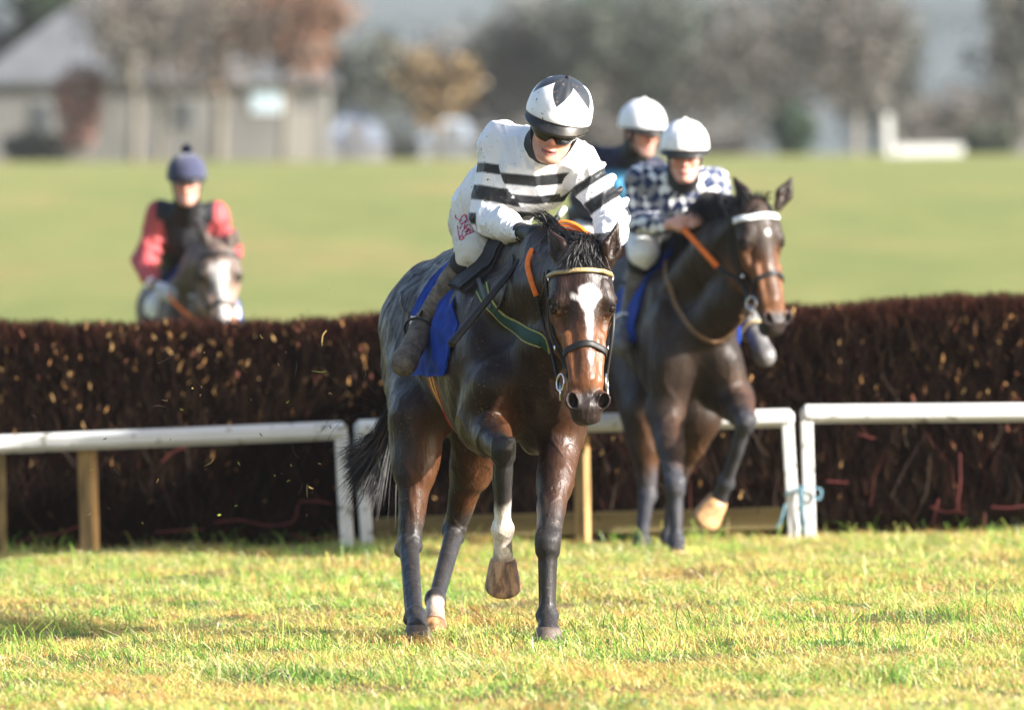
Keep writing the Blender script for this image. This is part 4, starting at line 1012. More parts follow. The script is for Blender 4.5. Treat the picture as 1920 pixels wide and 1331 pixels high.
def face_col(V, h, stub=.0, tone=(.50, .25, .18)):
    c, F, U, Sd = h['c'], h['F'], h['U'], h['S']
    q = (V - c)/h['k']; f, s, u = q @ F, q @ Sd, q @ U
    col = np.tile(np.array(tone), (len(V), 1)); mt = wav(V, 70, 2)
    pk = np.exp(-((np.abs(s) - .035)/.022)**2 - ((u + .04)/.03)**2) + np.exp(-(s/.018)**2 - ((u + .045)/.025)**2)
    col = lerp(col, (.58, .20, .15), np.clip(pk*.6, 0, 1)*(f > .03))
    lip = (np.abs(s) < .028)*smooth(.014, .008, np.abs(u + .085))*(f > .07)
    col = lerp(col, (.45, .13, .12), lip*.85)
    col = lerp(col, (.10, .04, .035), lip*smooth(.0045, .001, np.abs(u + .0845)))
    st = smooth(-.055, -.085, u)*(f > 0)*(1 - lip)*stub
    col = lerp(col, (.26, .17, .14), st)
    eye = np.exp(-((np.abs(s) - .031)/.016)**2 - ((u + .005)/.009)**2)*(f > .06)
    col = lerp(col, (.05, .03, .025), np.clip(eye*1.1, 0, .9))
    br = smooth(.03, .02, np.abs(np.abs(s) - .034))*smooth(.007, .003, np.abs(u - .021 + .1*np.maximum(np.abs(s)-.04, 0)))*(f > .05)
    col = lerp(col, (.07, .04, .025), br*.8)
    return col*(1 + .06*mt)[:, None]
def head_frame(c, up, fwd, k=1.0):
    U = nz(up); F = np.asarray(fwd, float); F = nz(F - (F @ U)*U); return dict(c=np.asarray(c), F=F, U=U, S=np.cross(U, F), k=k)   # S: wearer's left

def sd_fist(S, wr, c, grip, out, r=1.0):
    """closed hand: c centre, grip = axis of what is held, out = back of the hand"""
    g = nz(grip); o = np.asarray(out, float); o = nz(o - (o @ g)*g); t = np.cross(g, o)
    S.cone(wr, c + o*.008*r, .030*r, .034*r, .02)
    S.ell(c + o*.012*r, np.array((.042, .018, .036))*r, np.array([g, o, t]).T, .012)
    for i, (x, ln) in enumerate(((-.034, .92), (-.012, 1.0), (.011, .96), (.033, .82))):
        k = c + g*x*r
        p = [k + (o*.022 + t*.034)*r, k + (o*.006 + t*.052*ln)*r, k + (-o*.022 + t*.044*ln)*r, k + (-o*.026 + t*.012)*r]
        S.chain(p, [.0115*r, .011*r, .0105*r, .0095*r], .004)
    S.chain([c + (g*.036 - t*.018 + o*.005)*r, c + (g*.050 + t*.010 - o*.012)*r, c + (g*.034 + t*.034 - o*.026)*r], [.015*r, .0125*r, .011*r], .006)

def torus_patch(): pass

def make_rider(name, label, r, o):
    """r: joints in world space; o: looks"""
    root = thing(name, label, 'person', r['pelvis'])
    h = r['head']; vx = o.get('vox', .0055)
    allp = np.array([v for k, v in r.items() if k not in ('head', 'grip', 'out', 'toe_up')] + [h['c'] + h['U']*.15, h['c'] - h['U']*.1 + h['F']*.15])
    lo, hi = allp.min(0) - .16, allp.max(0) + .16
    # the figure itself, one skin
    S = SDF(lo, hi, vx)
    pv, wa, chs, nk = r['pelvis'], r['waist'], r['chest'], r['neck']
    sax = nz(r['sh_l'] - r['sh_r']); hax = nz(r['hip_l'] - r['hip_r'])
    S.cone(pv, wa, .115, .100, .06, flat=None); S.cone(wa, chs, .105, .120, .06); S.cone(chs, nk, .10, .055, .05)
    S.cone(nk, h['c'] - h['U']*.06 - h['F']*.02, .052, .055, .02)
    for d in 'lr':
        S.cone(r['sh_'+d], chs, .058, .09, .05)
        S.cone(r['sh_'+d], r['el_'+d], .048, .036, .02); S.cone(r['el_'+d], r['wr_'+d], .037, .026, .015)
        sd_fist(S, r['wr_'+d], r['ha_'+d], r['grip'][d], r['out'][d], .95)
        S.cone(r['hip_'+d], r['kn_'+d], .080, .052, .04); S.cone(r['kn_'+d], r['an_'+d], .050, .036, .02); S.cone(r['an_'+d], r['an_'+d] + .7*(r['toe_'+d] - r['an_'+d]), .032, .022, .02)
    sd_face(S, h)
    V, Q = S.mesh(); V = relax(V, Q, 1, .35)
    obj('body', V, Q, None, M_skin, root, True, face_col(V, h, o.get('stubble', 0), o.get('tone', (.56, .30, .22))))
    # shirt
    S = SDF(lo, hi, vx)
    S.cone(pv + (wa-pv)*.2, wa, .150, .142, .06); S.cone(wa, chs, .145, .155, .06); S.cone(chs, nk + (nk-chs)*.0, .135, .070, .06)
    S.ell(chs + (wa-chs)*.25, (.19, .13, .14), rot_to(sax, nz(chs - wa)), .05)
    S.ell(wa + (pv - wa)*.55, (.165, .12, .13), rot_to(hax, nz(wa-pv)), .05)
    a = o.get('sleeve', 1.0)
    for d in 'lr':
        sh, el, wr = r['sh_'+d], r['el_'+d], r['wr_'+d]
        S.cone(sh, chs, .075, .11, .06); S.cone(nk, sh, .058, .072, .05)
        S.cone(sh, el, .072*a, .063*a, .035)
        S.cone(el, el + (wr-el)*.6, .064*a, .058*a, .02); S.cone(el + (wr-el)*.6, wr, .058*a, .036, .02)
        # loose folds at the bend and along the sleeve
        for t, am in ((.25, .012), (.5, .014), (.72, .016), (.9, .014)):
            c = sh + (el-sh)*t; ax = nz(el-sh); th = nz(np.cross(ax, (.3, .8, .5)))
            S.ell(c + th*.03*a, (.02, .055*a, .055*a + am), rot_to(ax, th), .02)
        for t in (.25, .5, .8):
            c = el + (wr-el)*t; ax = nz(wr-el); S.ell(c, (.014, .062*a*(1 - .32*t), .062*a*(1 - .32*t)), rot_to(ax, (.2, .3, .9)), .016)
    V, Q = S.mesh(); V = relax(V, Q, 1, .4)
    Nn = vnormals(V, Q)
    fw_ = wav(V*[1, .7, .5], 15, 4, 8); fold = .009*np.clip(1 - np.abs(fw_)*1.6, 0, 1) + .006*np.clip(1 - np.abs(wav(V*[1, .8, .6], 31, 14, 8))*1.6, 0, 1) - .004
    V = V + Nn*fold[:, None]
    part = np.full(len(V), 0); tt = np.zeros(len(V)); best = np.full(len(V), 9.)
    ttor, dtor = seg_t(V, nk, pv); best = dtor - .13
    for i, d in enumerate('lr'):
        t1, d1 = seg_t(V, r['sh_'+d], r['el_'+d]); t2, d2 = seg_t(V, r['el_'+d], r['wr_'+d])
        m1 = (d1 - .068) < best; part[m1] = 1 + i; tt[m1] = t1[m1]; best = np.minimum(best, d1 - .068)
        m2 = (d2 - .058) < best; part[m2] = 1 + i; tt[m2] = 1 + np.maximum(t2[m2], 0); best = np.minimum(best, d2 - .058)
    tt = np.where(part == 0, ttor, tt)
    obj('shirt', V, Q, None, o.get('silk', M_silk_soft), root, True, o['shirt'](V, Nn, part, tt, r))
    # breeches
    S = SDF(lo, hi, vx)
    S.cone(pv, wa, .140, .128, .05); S.ell(pv - nz(wa-pv)*.03, (.152, .135, .13), rot_to(hax, nz(wa-pv)), .06)
    for d in 'lr':
        hj, kn, an = r['hip_'+d], r['kn_'+d], r['an_'+d]
        S.cone(hj, kn, .093, .072, .05); S.ell(kn, (.074, .07, .074), None, .03); S.cone(kn, kn + (an-kn)*.16, .070, .060, .02)
        for t in (.45, .62, .78, .92):
            ax = nz(kn-hj); S.ell(hj + (kn-hj)*t, (.012, .100 - .026*t, .100 - .026*t), rot_to(ax, (.1, .2, .9)), .02)
    V, Q = S.mesh(); V = relax(V, Q, 1, .4); Nn = vnormals(V, Q); V = V + Nn*(.0025*wav(V, 45, 6, 8) + .0015*wav(V, 95, 20, 8))[:, None]
    c = np.tile(np.array(o.get('breech', (.74, .72, .66))), (len(V), 1))
    if 'breech_fn' in o: c = o['breech_fn'](V, Nn, c, r)
    r['breech_bvh'] = BVHTree.FromPolygons([Vector(v) for v in V], Q.tolist())
    obj('breeches', V, Q, None, M_breeches, root, True, c)
    # boots
    for d in 'lr':
        kn, an, to = r['kn_'+d], r['an_'+d], r['toe_'+d]; ax = nz(an-kn); fax = nz(to-an)
        pts = np.array([kn, an, to]); S = SDF(pts.min(0)-.12, pts.max(0)+.12, .005)
        k0 = kn + (an-kn)*.16
        S.cone(k0, kn + (an-kn)*.45, .068, .062, .02); S.cone(kn + (an-kn)*.45, an, .061, .046, .02)
        sole = nz(np.cross(np.cross(fax, ax), fax)); sole = sole if sole @ ax > 0 else -sole
        S.cone(an + ax*.02 - fax*.03, an + ax*.025 + fax*.02, .044, .046, .02)
        S.cone(an + fax*.04 + ax*.012, to - fax*.03, .050, .050, .03); S.ell(to - fax*.045, (.066, .055, .044), rot_to(fax, sole), .02)
        for t in np.linspace(.62, .98, 7):
            c = kn + (an-kn)*t; rr = .061 - .015*(t-.45)/.55; S.ell(c, (.008, rr + .007, rr + .007), rot_to(ax, fax), .010)
        V, Q = S.mesh(); V = relax(V, Q, 1, .3)
        b = obj('boot', V, Q, None, o.get('boot', M_boot), root)
        mb = MB(); rr = np.array([.050, .067, .0715, .071, .0695, .05]); hh = np.array([-.03, -.03, -.025, .02, .03, .03])
        mb.add(*lathe(list(zip(rr, hh)), k0, ax, fax, 28)); mb.build('boot_cuff', M_black, b)
        mb = MB(); mb.add(*lathe([(.0, -.004), (.045, -.004), (.052, 0), (.052, .009), (.045, .012), (0, .012)], to - fax*.075 + sole*.035, sole, fax, 20, .62)); mb.build('sole', M_black, b)
    # gloves or bare hands
    if o.get('glove'):
        for d in 'lr':
            c = r['ha_'+d]; S = SDF(c - .14, c + .14, .004); sd_fist(S, r['wr_'+d], c, r['grip'][d], r['out'][d], 1.10)
            V, Q = S.mesh(); V = relax(V, Q, 1, .35); g = obj('glove', V, Q, None, o['glove'], root)
            ax = nz(c - r['wr_'+d]); mb = MB(); mb.add(*lathe([(.030, -.012), (.0385, -.012), (.040, 0), (.0385, .016), (.030, .016)], r['wr_'+d] + ax*.012, ax, (0, 0, 1), 24)); mb.build('wrist_strap', M_black, g)
            mb = MB(); mb.add(*lathe([(.030, -.03), (.0395, -.03), (.0405, -.018), (.039, -.002), (.030, -.002)], r['wr_'+d] - ax*.010, ax, (0, 0, 1), 24)); mb.build('cuff', M_white, root)
    # scarf
    sc = o.get('scarf', M_black)
    S = SDF(nk - .2, nk + .25, .005); S.cone(nk - nz(h['c'] - nk)*.01, h['c'] - h['U']*.085 - h['F']*.012, .086, .080, .03); S.cone(h['c'] - h['U']*.06 - h['F']*.05, h['c'] - h['U']*.02 - h['F']*.05, .070, .07, .02)
    S.ell(h['c'] + h['F']*.105 - h['U']*.05, (.085, .085, .10), np.array([h['F'], h['S'], h['U']]).T, .02, True)
    V, Q = S.mesh(); obj('neck_scarf', V, Q, None, sc, root)
    helmet(root, h, o)
    return root

def helmet(root, h, o):
    c, F, U, Sd = h['c'], h['F']*h['k'], h['U']*h['k'], h['S']*h['k']
    k = o.get('hat', 1.0); fl = 192; m = 96
    V = []; ph = np.linspace(0, 2*np.pi, fl, endpoint=False); th = np.linspace(0, 1, m)
    cc = c + U*.062 - F*.006
    for t in th:
        a = t*R(101)
        rr = math.sin(a); hz = math.cos(a)
        # lower rim drops a little at the back and bells out
        rim = smooth(.80, 1.0, np.array([t]))[0]
        x = (F[None]*(np.cos(ph)*.141)[:, None] + Sd[None]*(np.sin(ph)*.121)[:, None])*rr*k*(1 + .035*rim)
        z = U[None]*(hz*.118*k - .012*rim - .012*rim*np.cos(ph)*-1)[:, None]
        V.append(cc + x + z)
    V = np.concatenate(V); Q = []
    for i in range(m-1):
        for j in range(fl): j2 = (j+1) % fl; Q.append([i*fl+j, i*fl+j2, (i+1)*fl+j2, (i+1)*fl+j][::-1])
    Q = np.array(Q)[:, ::-1]
    V2 = np.vstack([V, cc + (V[-fl:] - cc)*.93, cc + (V[-fl:] - cc)*.90 + U*.06]); n = len(V)
    E = []
    for q in range(2):
        for j in range(fl): j2 = (j+1) % fl; E.append([n - fl + q*fl + j, n - fl + q*fl + j2, n + q*fl + j2, n + q*fl + j])
    Q = np.vstack([Q, E])
    PH = np.concatenate([np.tile(ph, m), ph, ph]); TH = np.concatenate([np.repeat(th, fl), np.ones(2*fl)])
    # gathered silk cover: gentle pleats
    if o.get('pleat', .0):
        V2 = V2 + ((V2 - cc)*(o['pleat']*np.sin(TH*3.0)*(np.sin(PH*11 + 2*np.sin(PH*3)) + .7*wav(V2, 40, 3)))[:, None])
    col = o['cap'](V2, PH, TH)
    hm = obj('helmet', V2, Q, None, o.get('capmat', M_cap), root, True, col)
    mb = MB(); mb.add(*lathe([(0, .012), (.008, .011), (.012, .006), (.013, 0)], cc + U*.117*k, U, F, 16)); mb.build('cap_button', o.get('button', M_black), hm)
    if o.get('pompom'):
        pc = cc + U*(.118*k + .022); mb = MB(); rs = np.random.RandomState(3)
        for i in range(420):
            d = nz(rs.normal(size=3)); mb.tube(np.array([pc, pc + d*.034*rs.uniform(.8, 1.1)]), np.array([.004, .0022]), 3, cap=False)
        mb.build('pompom', o['pompom'], hm)
    # peak
    pk = []; Qp = []; na = 26; nr = 7
    for i in range(na):
        a = -1.22 + 2.44*i/(na-1)
        e = cc + (F*math.cos(a)*.141 + Sd*math.sin(a)*.121)*k*1.0 - U*(.020*k + .006)
        out = nz(F*math.cos(a)*1.15 + Sd*math.sin(a)*.6)
        ln = o.get('peak_len', .060)*math.cos(a*.95)**.7 if abs(a) < 1.5 else 0
        for j in range(nr):
            s_ = j/(nr-1); pk.append(e - F*.004 + out*ln*s_*.75 - U*(ln*s_*o.get('peak_drop', .75) + .006*s_*s_))
    pk = np.array(pk); n0 = len(pk)
    for i in range(na-1):
        for j in range(nr-1): q = [i*nr+j, i*nr+j+1, (i+1)*nr+j+1, (i+1)*nr+j]; Qp.append(q); Qp.append([x+n0 for x in q[::-1]])
    for i in range(na-1): Qp.append([i*nr+nr-1, i*nr+nr-1+n0, (i+1)*nr+nr-1+n0, (i+1)*nr+nr-1])
    obj('peak', np.vstack([pk, pk - F*.004 - U*.003]), Qp, None, o.get('peakmat', M_peak), hm)
    # goggles
    if o.get('goggles'):
        G = []; Qg = []; na = 40; nr = 9
        for i in range(na):
            a = -1.25 + 2.5*i/(na-1); nose = math.exp(-(a/.14)**2)
            hh = .036*(1 - .35*abs(a/1.25)**3)
            for j in range(nr):
                v = -1 + 2*j/(nr-1); zz = .000 + hh*v + (.014*nose if v < 0 else 0)*(-v)
                rr = .012*(1 - v*v)
                G.append(c + F*(math.cos(a)*(.108 + rr) + .004) + Sd*math.sin(a)*(.084 + rr) + U*(zz - .010))
        for i in range(na-1):
            for j in range(nr-1): Qg.append([i*nr+j, (i+1)*nr+j, (i+1)*nr+j+1, i*nr+j+1])
        g = obj('goggles', G, Qg, None, M_gogg, root)
        for q in (-1, 1): mb = MB(); mb.tube(spline([c + F*.035 + Sd*q*.083, c + F*.0 + Sd*q*.092 + U*.01, c - F*.07 + Sd*q*.085 + U*.03], 10), .010, 6, flat=.4, up=U); mb.build('goggle_strap', M_black, g)
    if o.get('hair'):
        mb = MB(); rs = np.random.RandomState(5)
        for q in (-1, 1):
            for i in range(90):
                p = c + Sd*q*(.078 + rs.uniform(-.003, .004)) + F*rs.uniform(-.06, .02) + U*rs.uniform(-.005, .035)
                mb.tube(np.array([p, p - U*.03 + F*rs.uniform(-.01, .01)]), np.array([.004, .002]), 3, cap=False)
        mb.build('hair', M_hairb, root)
    # harness
    for q in (-1, 1): mb = MB(); mb.tube(spline([c + Sd*q*.088 + F*.01 + U*.01, c + Sd*q*.079 + F*.03 - U*.05, c + Sd*q*.05 + F*.05 - U*.11, c + F*.06 - U*.143], 12), .008, 6, flat=.35, up=F); mb.build('chin_strap', M_leather, hm)
# ------------------------------------------------------------------ tack and rider of the leading horse
bridle(J1, M_gold, .018)
M_green = surf('green webbing', (.012, .050, .038), .7, .3, var=.3, vscale=40, bmp=.4, bscale=300, bdist=.002)
M_edge = surf('yellow edging', (.42, .38, .10), .7, .3, var=.3, vscale=60)
M_red = surf('red webbing', (.50, .035, .03), .7, .3, var=.25, vscale=60)
M_yel = surf('yellow webbing', (.62, .42, .05), .7, .3, var=.25, vscale=60)
M_strap = surf('grey strap', (.07, .065, .06), .6, .35, var=.3, vscale=50)
b1 = J1['bvh']; r1 = J1['root']
cl = drape(J1, 'saddlecloth', M_blue, .58, 1.29, -112, 112, .016, 44, 80, wave=.009, flare=.010,
           shape=lambda s, a: (s + (.05*abs(math.sin(a))*1.2*(s - .9)) - .10*max(0, abs(a) - 1.2) - .17*min(max(1.25 - abs(a), 0), .6)/.6*(s - .58)/.71, a), thick=.008)
drape(J1, 'number_patch', M_white, .585, .70, -88, -66, .026, 12, 14, parent=cl, wave=.001, thick=.004)
sd = drape(J1, 'saddle', M_black, .86, 1.26, -40, 40, .036, 30, 44, wave=.003, thick=.03, shape=lambda s, a: (s - .03*max(0, abs(a) - .4), a))
P_ = [hit(b1, *p) for p in ((893, 512), (905, 540), (925, 575), (955, 605), (990, 630), (1025, 647))] + [T1(1.38, .12, 1.10), T1(1.28, .22, 1.17), T1(1.12, .27, 1.24), T1(.96, .28, 1.30)]
print('TCOORD', [tuple(round(float(v), 2) for v in ((p - T1(0, 0, 0)) @ f1, (p - T1(0, 0, 0)) @ l1, p[2])) for p in P_])
skin_strap(r1, 'breast_girth', b1, P_[1:], .062, .007, None, 70, .003, 10, stripes=((.09, M_edge), (.82, M_green), (.09, M_edge)))
skin_strap(r1, 'girth_strap', b1, P_[:3], .020, .007, M_strap, 24, .006, 4)
skin_strap(r1, 'neck_strap', b1, [hit(b1, *p) for p in ((930, 588), (944, 560), (956, 520), (964, 480))], .012, .006, M_leather, 24, .004, 4)
g_ = [T1(.86, -.27, 1.20), T1(.90, -.28, 1.05), T1(.92, -.24, .92), T1(.94, -.12, .82), T1(.95, 0, .80), T1(.94, .12, .82), T1(.92, .24, .92), T1(.86, .27, 1.20)]
skin_strap(r1, 'girth', b1, g_, .10, .006, None, 60, .004, 6, stripes=((.22, M_red), (.13, M_yel), (.06, M_red), (.12, M_green), (.06, M_red), (.19, M_yel), (.22, M_red)))
# mane, forelock, tail
rs = np.random.RandomState(11)
ro, ti, mi = [], [], []
cr0, cr1, cr2 = J1['crest']
cs = spline([cr0, cr1, cr2, HD1['poll'] - _n*.02 - _u*.03], 60)
endp = HD1['P'](.055, .0, .0)
for i in range(1700):
    t = rs.uniform(.30, .98); p = cs[int(t*59)] + np.array([0, 0, .055]) + _s*rs.normal()*.026
    ln = rs.uniform(.15, .42); k_ = min(int((t + ln)*59), 59); e = cs[k_] + np.array([0, 0, .066]) + _s*(rs.normal()*.030 + .018)
    if t + ln > 1: e = endp + _s*rs.normal()*.038 - _u*rs.uniform(-.02, .05) + _n*.01
    mi.append((p + e)/2 + np.array([.012, 0, rs.uniform(.008, .045)])); ro.append(p - [0, 0, .012]); ti.append(e)
for i in range(120):      # the lock flicked up in front of the hands
    p = cs[int(rs.uniform(.34, .52)*59)] + np.array([0, 0, .05]) + _s*rs.normal()*.02
    e = hp(rs.normal(1003, 7), rs.normal(402, 9), .18 + .03*rs.normal()); ro.append(p); ti.append(e); mi.append((p + e)/2 + [.02, 0, .02])
strands('mane', ro, ti, .0030, M_hair, r1, 4, mid=mi, curl=.008, seg=9)
ro, ti, mi = [], [], []
for i in range(260):
    p = HD1['P'](rs.uniform(-.09, .0), rs.normal()*.028, -.04 + rs.uniform(-.04, .02)) + np.array([0, 0, .015]); q = HD1['P'](rs.uniform(.05, .10), rs.normal()*.036 - .01, .010)
    ro.append(p); ti.append(q); mi.append((p+q)/2 + _n*.028 - _u*.012 + _s*rs.normal()*.006)
strands('forelock', ro, ti, .004, M_hair, r1, 5, mid=mi, curl=.006)
ro, ti, mi = [], [], []
dock = T1(-.34, 0, 1.38)
for i in range(1000):
    p = dock + rs.normal(size=3)*.022; g_ = rs.normal()
    e = np.array(hp(672 + 20*g_, 905 + 22*g_ + 14*rs.normal(), 2.15 + rs.normal()*.05))
    if rs.rand() < .2: e = np.array(hp(rs.normal(648, 10), rs.normal(890, 40), 2.2))
    m_ = np.array(hp(728 + 7*g_, 800 + 8*rs.normal(), 2.24)); ro.append(p); ti.append(e); mi.append(m_)
strands('tail', ro, ti, .0042, M_hair, r1, 6, mid=mi, seg=12, curl=.022)
ro, ti, mi = [], [], []
for (pa, pm, pb) in (((712, 770), (640, 760), (590, 830)), ((715, 760), (650, 730), (600, 690)), ((712, 775), (660, 690), (640, 655)), ((716, 780), (610, 800), (560, 880)), ((714, 750), (680, 700), (700, 640)), ((712, 765), (640, 790), (600, 850))):
    ro.append(hp(*pa, 2.2)); ti.append(hp(*pb, 2.2)); mi.append(hp(*pm, 2.2))
strands('loose_tail_hair', ro, ti, .0026, M_hair, r1, 8, mid=mi, seg=14, curl=.004)

# the rider
hd = head_frame(hp(1043, 232, .40), (.24, -.30, .92), (-.10, -.92, -.36), 1.10)
gl = dict(l=(.2, -.35, .9), r=(-.35, .25, -.55))
r1j = dict(pelvis=hp(914, 408, 1.16), waist=hp(936, 368, .95), chest=hp(998, 318, .66), neck=hp(1018, 272, .54), head=hd,
    sh_r=hp(938, 270, .68), el_r=hp(914, 408, .66), wr_r=hp(974, 434, .34), ha_r=hp(1004, 442, .245),
    sh_l=hp(1082, 305, .60), el_l=hp(1148, 408, .58), wr_l=hp(1146, 452, .26), ha_l=hp(1128, 458, .14),
    hip_r=hp(890, 424, 1.13), kn_r=hp(890, 474, .66), an_r=hp(800, 604, .84), toe_r=hp(752, 690, .60),
    hip_l=hp(936, 424, 1.07), kn_l=hp(1022, 490, .62), an_l=hp(1032, 606, .98), toe_l=hp(1040, 680, .74),
    grip=dict(r=np.array(hp(1030, 425, .30)) - hp(980, 485, .22), l=(1, -.2, .2)), out=dict(r=(-.35, -.55, .75), l=(.3, -.5, .8)))
def hoops(V, Nn, part, tt, r):
    W = np.array((.80, .80, .82)); K = np.array((.020, .022, .026)); c = np.tile(W, (len(V), 1))
    band = lambda x, a, b, e=.012: smooth(a - e, a + e, x)*smooth(b + e, b - e, x)
    arm = part > 0
    ma = band(tt, .30, .43) + band(tt, .60, .80) + band(tt, .98, 1.13)
    xc = r['chest'][0]
    zz = V[:, 2] + .10*np.abs(V[:, 0] - xc - .01)*-1
    y = 454 - (zz - CAMH)*458
    mt = band(y, 330, 351, 2) + band(y, 368, 384, 2) + band(y, 399, 416, 2) + band(y, 428, 450, 2)
    mt = mt*smooth(-.1, .1, -Nn[:, 1]*1.0 + .6)
    mt = mt*smooth(-.13, -.09, (V - r['chest']) @ nz(r['sh_l'] - r['sh_r']))*smooth(r['pelvis'][1] - .12, r['pelvis'][1] - .22, V[:, 1])
    m = np.where(arm, ma, mt); return lerp(c, K, np.clip(m, 0, 1))
def star_cap(V, ph, th):
    W = np.array((.80, .80, .81)); K = np.array((.026, .029, .034)); n = 5
    z = np.abs(((ph*n/(2*np.pi) + .10) % 1)*2 - 1)
    lim = .30 + .42*z
    m = smooth(lim + .012, lim - .012, th)
    return lerp(np.tile(W, (len(V), 1)), K, m)
def breech_print(V, Nn, c, r): return c
rider1 = make_rider('person', 'jockey in white silks with black hoops and a dark starred cap, on the leading horse', r1j,
    dict(vox=.0052, sleeve=1.10, shirt=hoops, silk=M_silk, cap=star_cap, goggles=True, glove=M_glove, breech=(.62, .585, .50), hat=1.0, pleat=.006, peak_len=.032, peak_drop=1.0, stubble=.15))
# lettering printed on the hip of the breeches: a red outlined panel with looping marks
M_pink = surf('red print', (.62, .06, .13), .6, .3, var=.2)
mb = MB(); bb = r1j['breech_bvh']
def on_hip(px, py):
    p = hit(bb, px, py)
    return p
def stroke(pts, w=.0022):
    q = [on_hip(*p) for p in spline(np.array(pts, float), 4*len(pts))[:, :2]]; q = [p for p in q if p is not None]
    if len(q) > 2: mb.tube(np.array(q) + np.array([-.001, -.003, .001]), w, 5)
for pts in (((864, 394), (857, 397), (854, 406), (858, 412), (866, 414)),                       # C
            ((862, 418), (866, 407), (872, 403), (876, 410), (870, 418), (864, 420)),          # O
            ((862, 430), (868, 420), (874, 415), (870, 428), (878, 421)),                        # N
            ((866, 436), (874, 427), (876, 430)), ((872, 436), (880, 428)),
            ((873, 442), (876, 435), (882, 431), (881, 437)),
            ((858, 424), (860, 440), (863, 450)), ((861, 450), (866, 442), (870, 448), (866, 438)),
            ((868, 397), (880, 420), (888, 434), (874, 441), (865, 451))): stroke(np.array([(x, y) for x, y in pts]))
if mb.V: tag(mb.build('printed_lettering', M_pink, rider1), kind='stuff')
# small letter on the wrist strap
mb = MB(); wc = hp(977, 432, .295)
for st in (((0, -7), (0, 7)), ((0, 7), (5, 5), (4, 1), (0, 0)), ((0, 0), (6, -2), (5, -6), (0, -7))): mb.tube(spline([wc + np.array([.0021*x + .0006*y, 0, .0021*y]) + np.array([-.0, -.012, 0]) for x, y in st], 8), .0028, 5)
mb.build('strap_letter', M_yel, rider1)
# whip, reins
wp = thing('whip', 'black jockey whip with pale knob held along the horse shoulder', 'whip', hp(845, 645, .22))
wm = MB(); wm.tube(spline([hp(1050, 402, .32), hp(1004, 456, .235), hp(920, 555, .10), hp(845, 646, -.02)], 20), np.linspace(.012, .014, 20), 10); wm.build('shaft', M_black, wp)
wm = MB(); wm.tube(spline([hp(960, 508, .165), hp(900, 580, .07), hp(845, 646, -.02)], 14), np.linspace(.016, .021, 14), 10, flat=.7); wm.build('flap', M_black, wp)
wm = MB(); d_ = nz(hp(1056, 394, .33) - hp(1046, 407, .31)); wm.add(*lathe([(0, .03), (.012, .028), (.015, .02), (.0155, .0), (.013, -.03), (0, -.03)], hp(1053, 398, .325), d_, (0, 0, 1), 16)); wm.build('knob', surf('cork knob', (.50, .47, .42), .6), wp)
P = HD1['P']
def near(px, py, lift):
    p = hit(b1, px, py); return p + nz(np.array([0, 0, CAMH]) - p)*lift
for side, mid, hand in ((-1, [(1031, 645, .03), (1016, 598, .025), (1006, 555, .02)], (1003, 462, .235)), (1, [(1150, 600, -.2), (1140, 520, .0)], (1126, 462, .13))):
    a = P(.725, side*.083, -.13); pts = [a] + ([near(*m) for m in mid] if side == -1 else [hp(*m) for m in mid])
    if side == -1:
        rm = MB(); rm.tube(spline(pts, 20), .0085, 6, flat=.45, up=(0, -1, 0)); rm.build('rein', M_leather, r1)
        rm = MB(); rm.tube(spline([pts[-1], near(994, 520, .018), near(989, 494, .018), near(996, 470, .02), hp(*hand)], 24), .0115, 8, flat=.5, up=(0, -1, 0)); rm.build('rein_grip', M_orange, r1)
    else:
        rm = MB(); rm.tube(spline(pts + [hp(*hand)], 20), .0085, 6, flat=.45, up=(0, -1, 0)); rm.build('rein', M_leather, r1)
for k_, dy in enumerate((0, 7, 14)):
    rm = MB(); rm.tube(spline([hp(1018, 436 + dy*.6, .24), hp(1052, 416 + dy, .22), hp(1080, 421 + dy, .20), hp(1105, 440 + dy*.8, .17), hp(1122, 458, .14)], 24), .0105, 8, flat=.45, up=(0, -.4, 1)); rm.build('rein_grip', M_orange, r1)
# stirrups
for d in 'rl':
    an, to = r1j['an_'+d], r1j['toe_'+d]; fx = nz(to - an); c = an + fx*.085 + np.array([0, 0, .012]); sm = MB()
    ring(sm, c + np.array([0, 0, .0]), fx, .066, .006, 26); o_ = sm.build('stirrup', M_steel if d == 'l' else M_leather, r1)
    sm = MB(); kt = r1j['hip_'+d]; sm.tube(spline([c + np.array([0, 0, .066]), (c + kt)/2 + np.array([0, .02, .05]), T1(.80, -.2 if d == 'r' else .2, 1.42)], 14), .012, 6, flat=.3, up=l1); sm.build('stirrup_leather', M_leather, r1)
# ------------------------------------------------------------------ second horse and rider
D2 = 48.5
def q2(px, py, dd): return at(px, py, D2 + dd)
def std_legs(T, f):
    L = {}
    for d, q in (('r', -1), ('l', 1)):
        L['f'+d] = dict(sh=T(1.3, q*.17, 1.0), el=T(1.1, q*.17, .85), kn=T(1.16, q*.16, .46), fe=T(1.15, q*.15, .14), co=T(1.19, q*.15, .08), fwd=f)
        L['h'+d] = dict(hip=T(-.02, q*.12, 1.22), but=T(-.26, q*.13, 1.10), st=T(.22, q*.15, .86), ho=T(-.22, q*.15, .54), fe=T(-.17, q*.15, .14), co=T(-.13, q*.15, .08), fwd=f)
    return L
def frame_of(a, b, z):
    f = nz(np.array([b[0]-a[0], b[1]-a[1], 0])); return frame_T((a[0], a[1], z), f), f, np.array([-f[1], f[0], 0])
def mk_head(poll, u, n, L=.665, w=1.1):
    u = nz(u); n = np.asarray(n, float); n = nz(n - (n @ u)*u); s = np.cross(n, u); s = s if s[0] > 0 else -s
    return dict(poll=poll, u=u, n=n, s=s, L=L, w=w)
T2, f2, l2 = frame_of(q2(1222, 600, 1.78), q2(1308, 600, .28), .035)
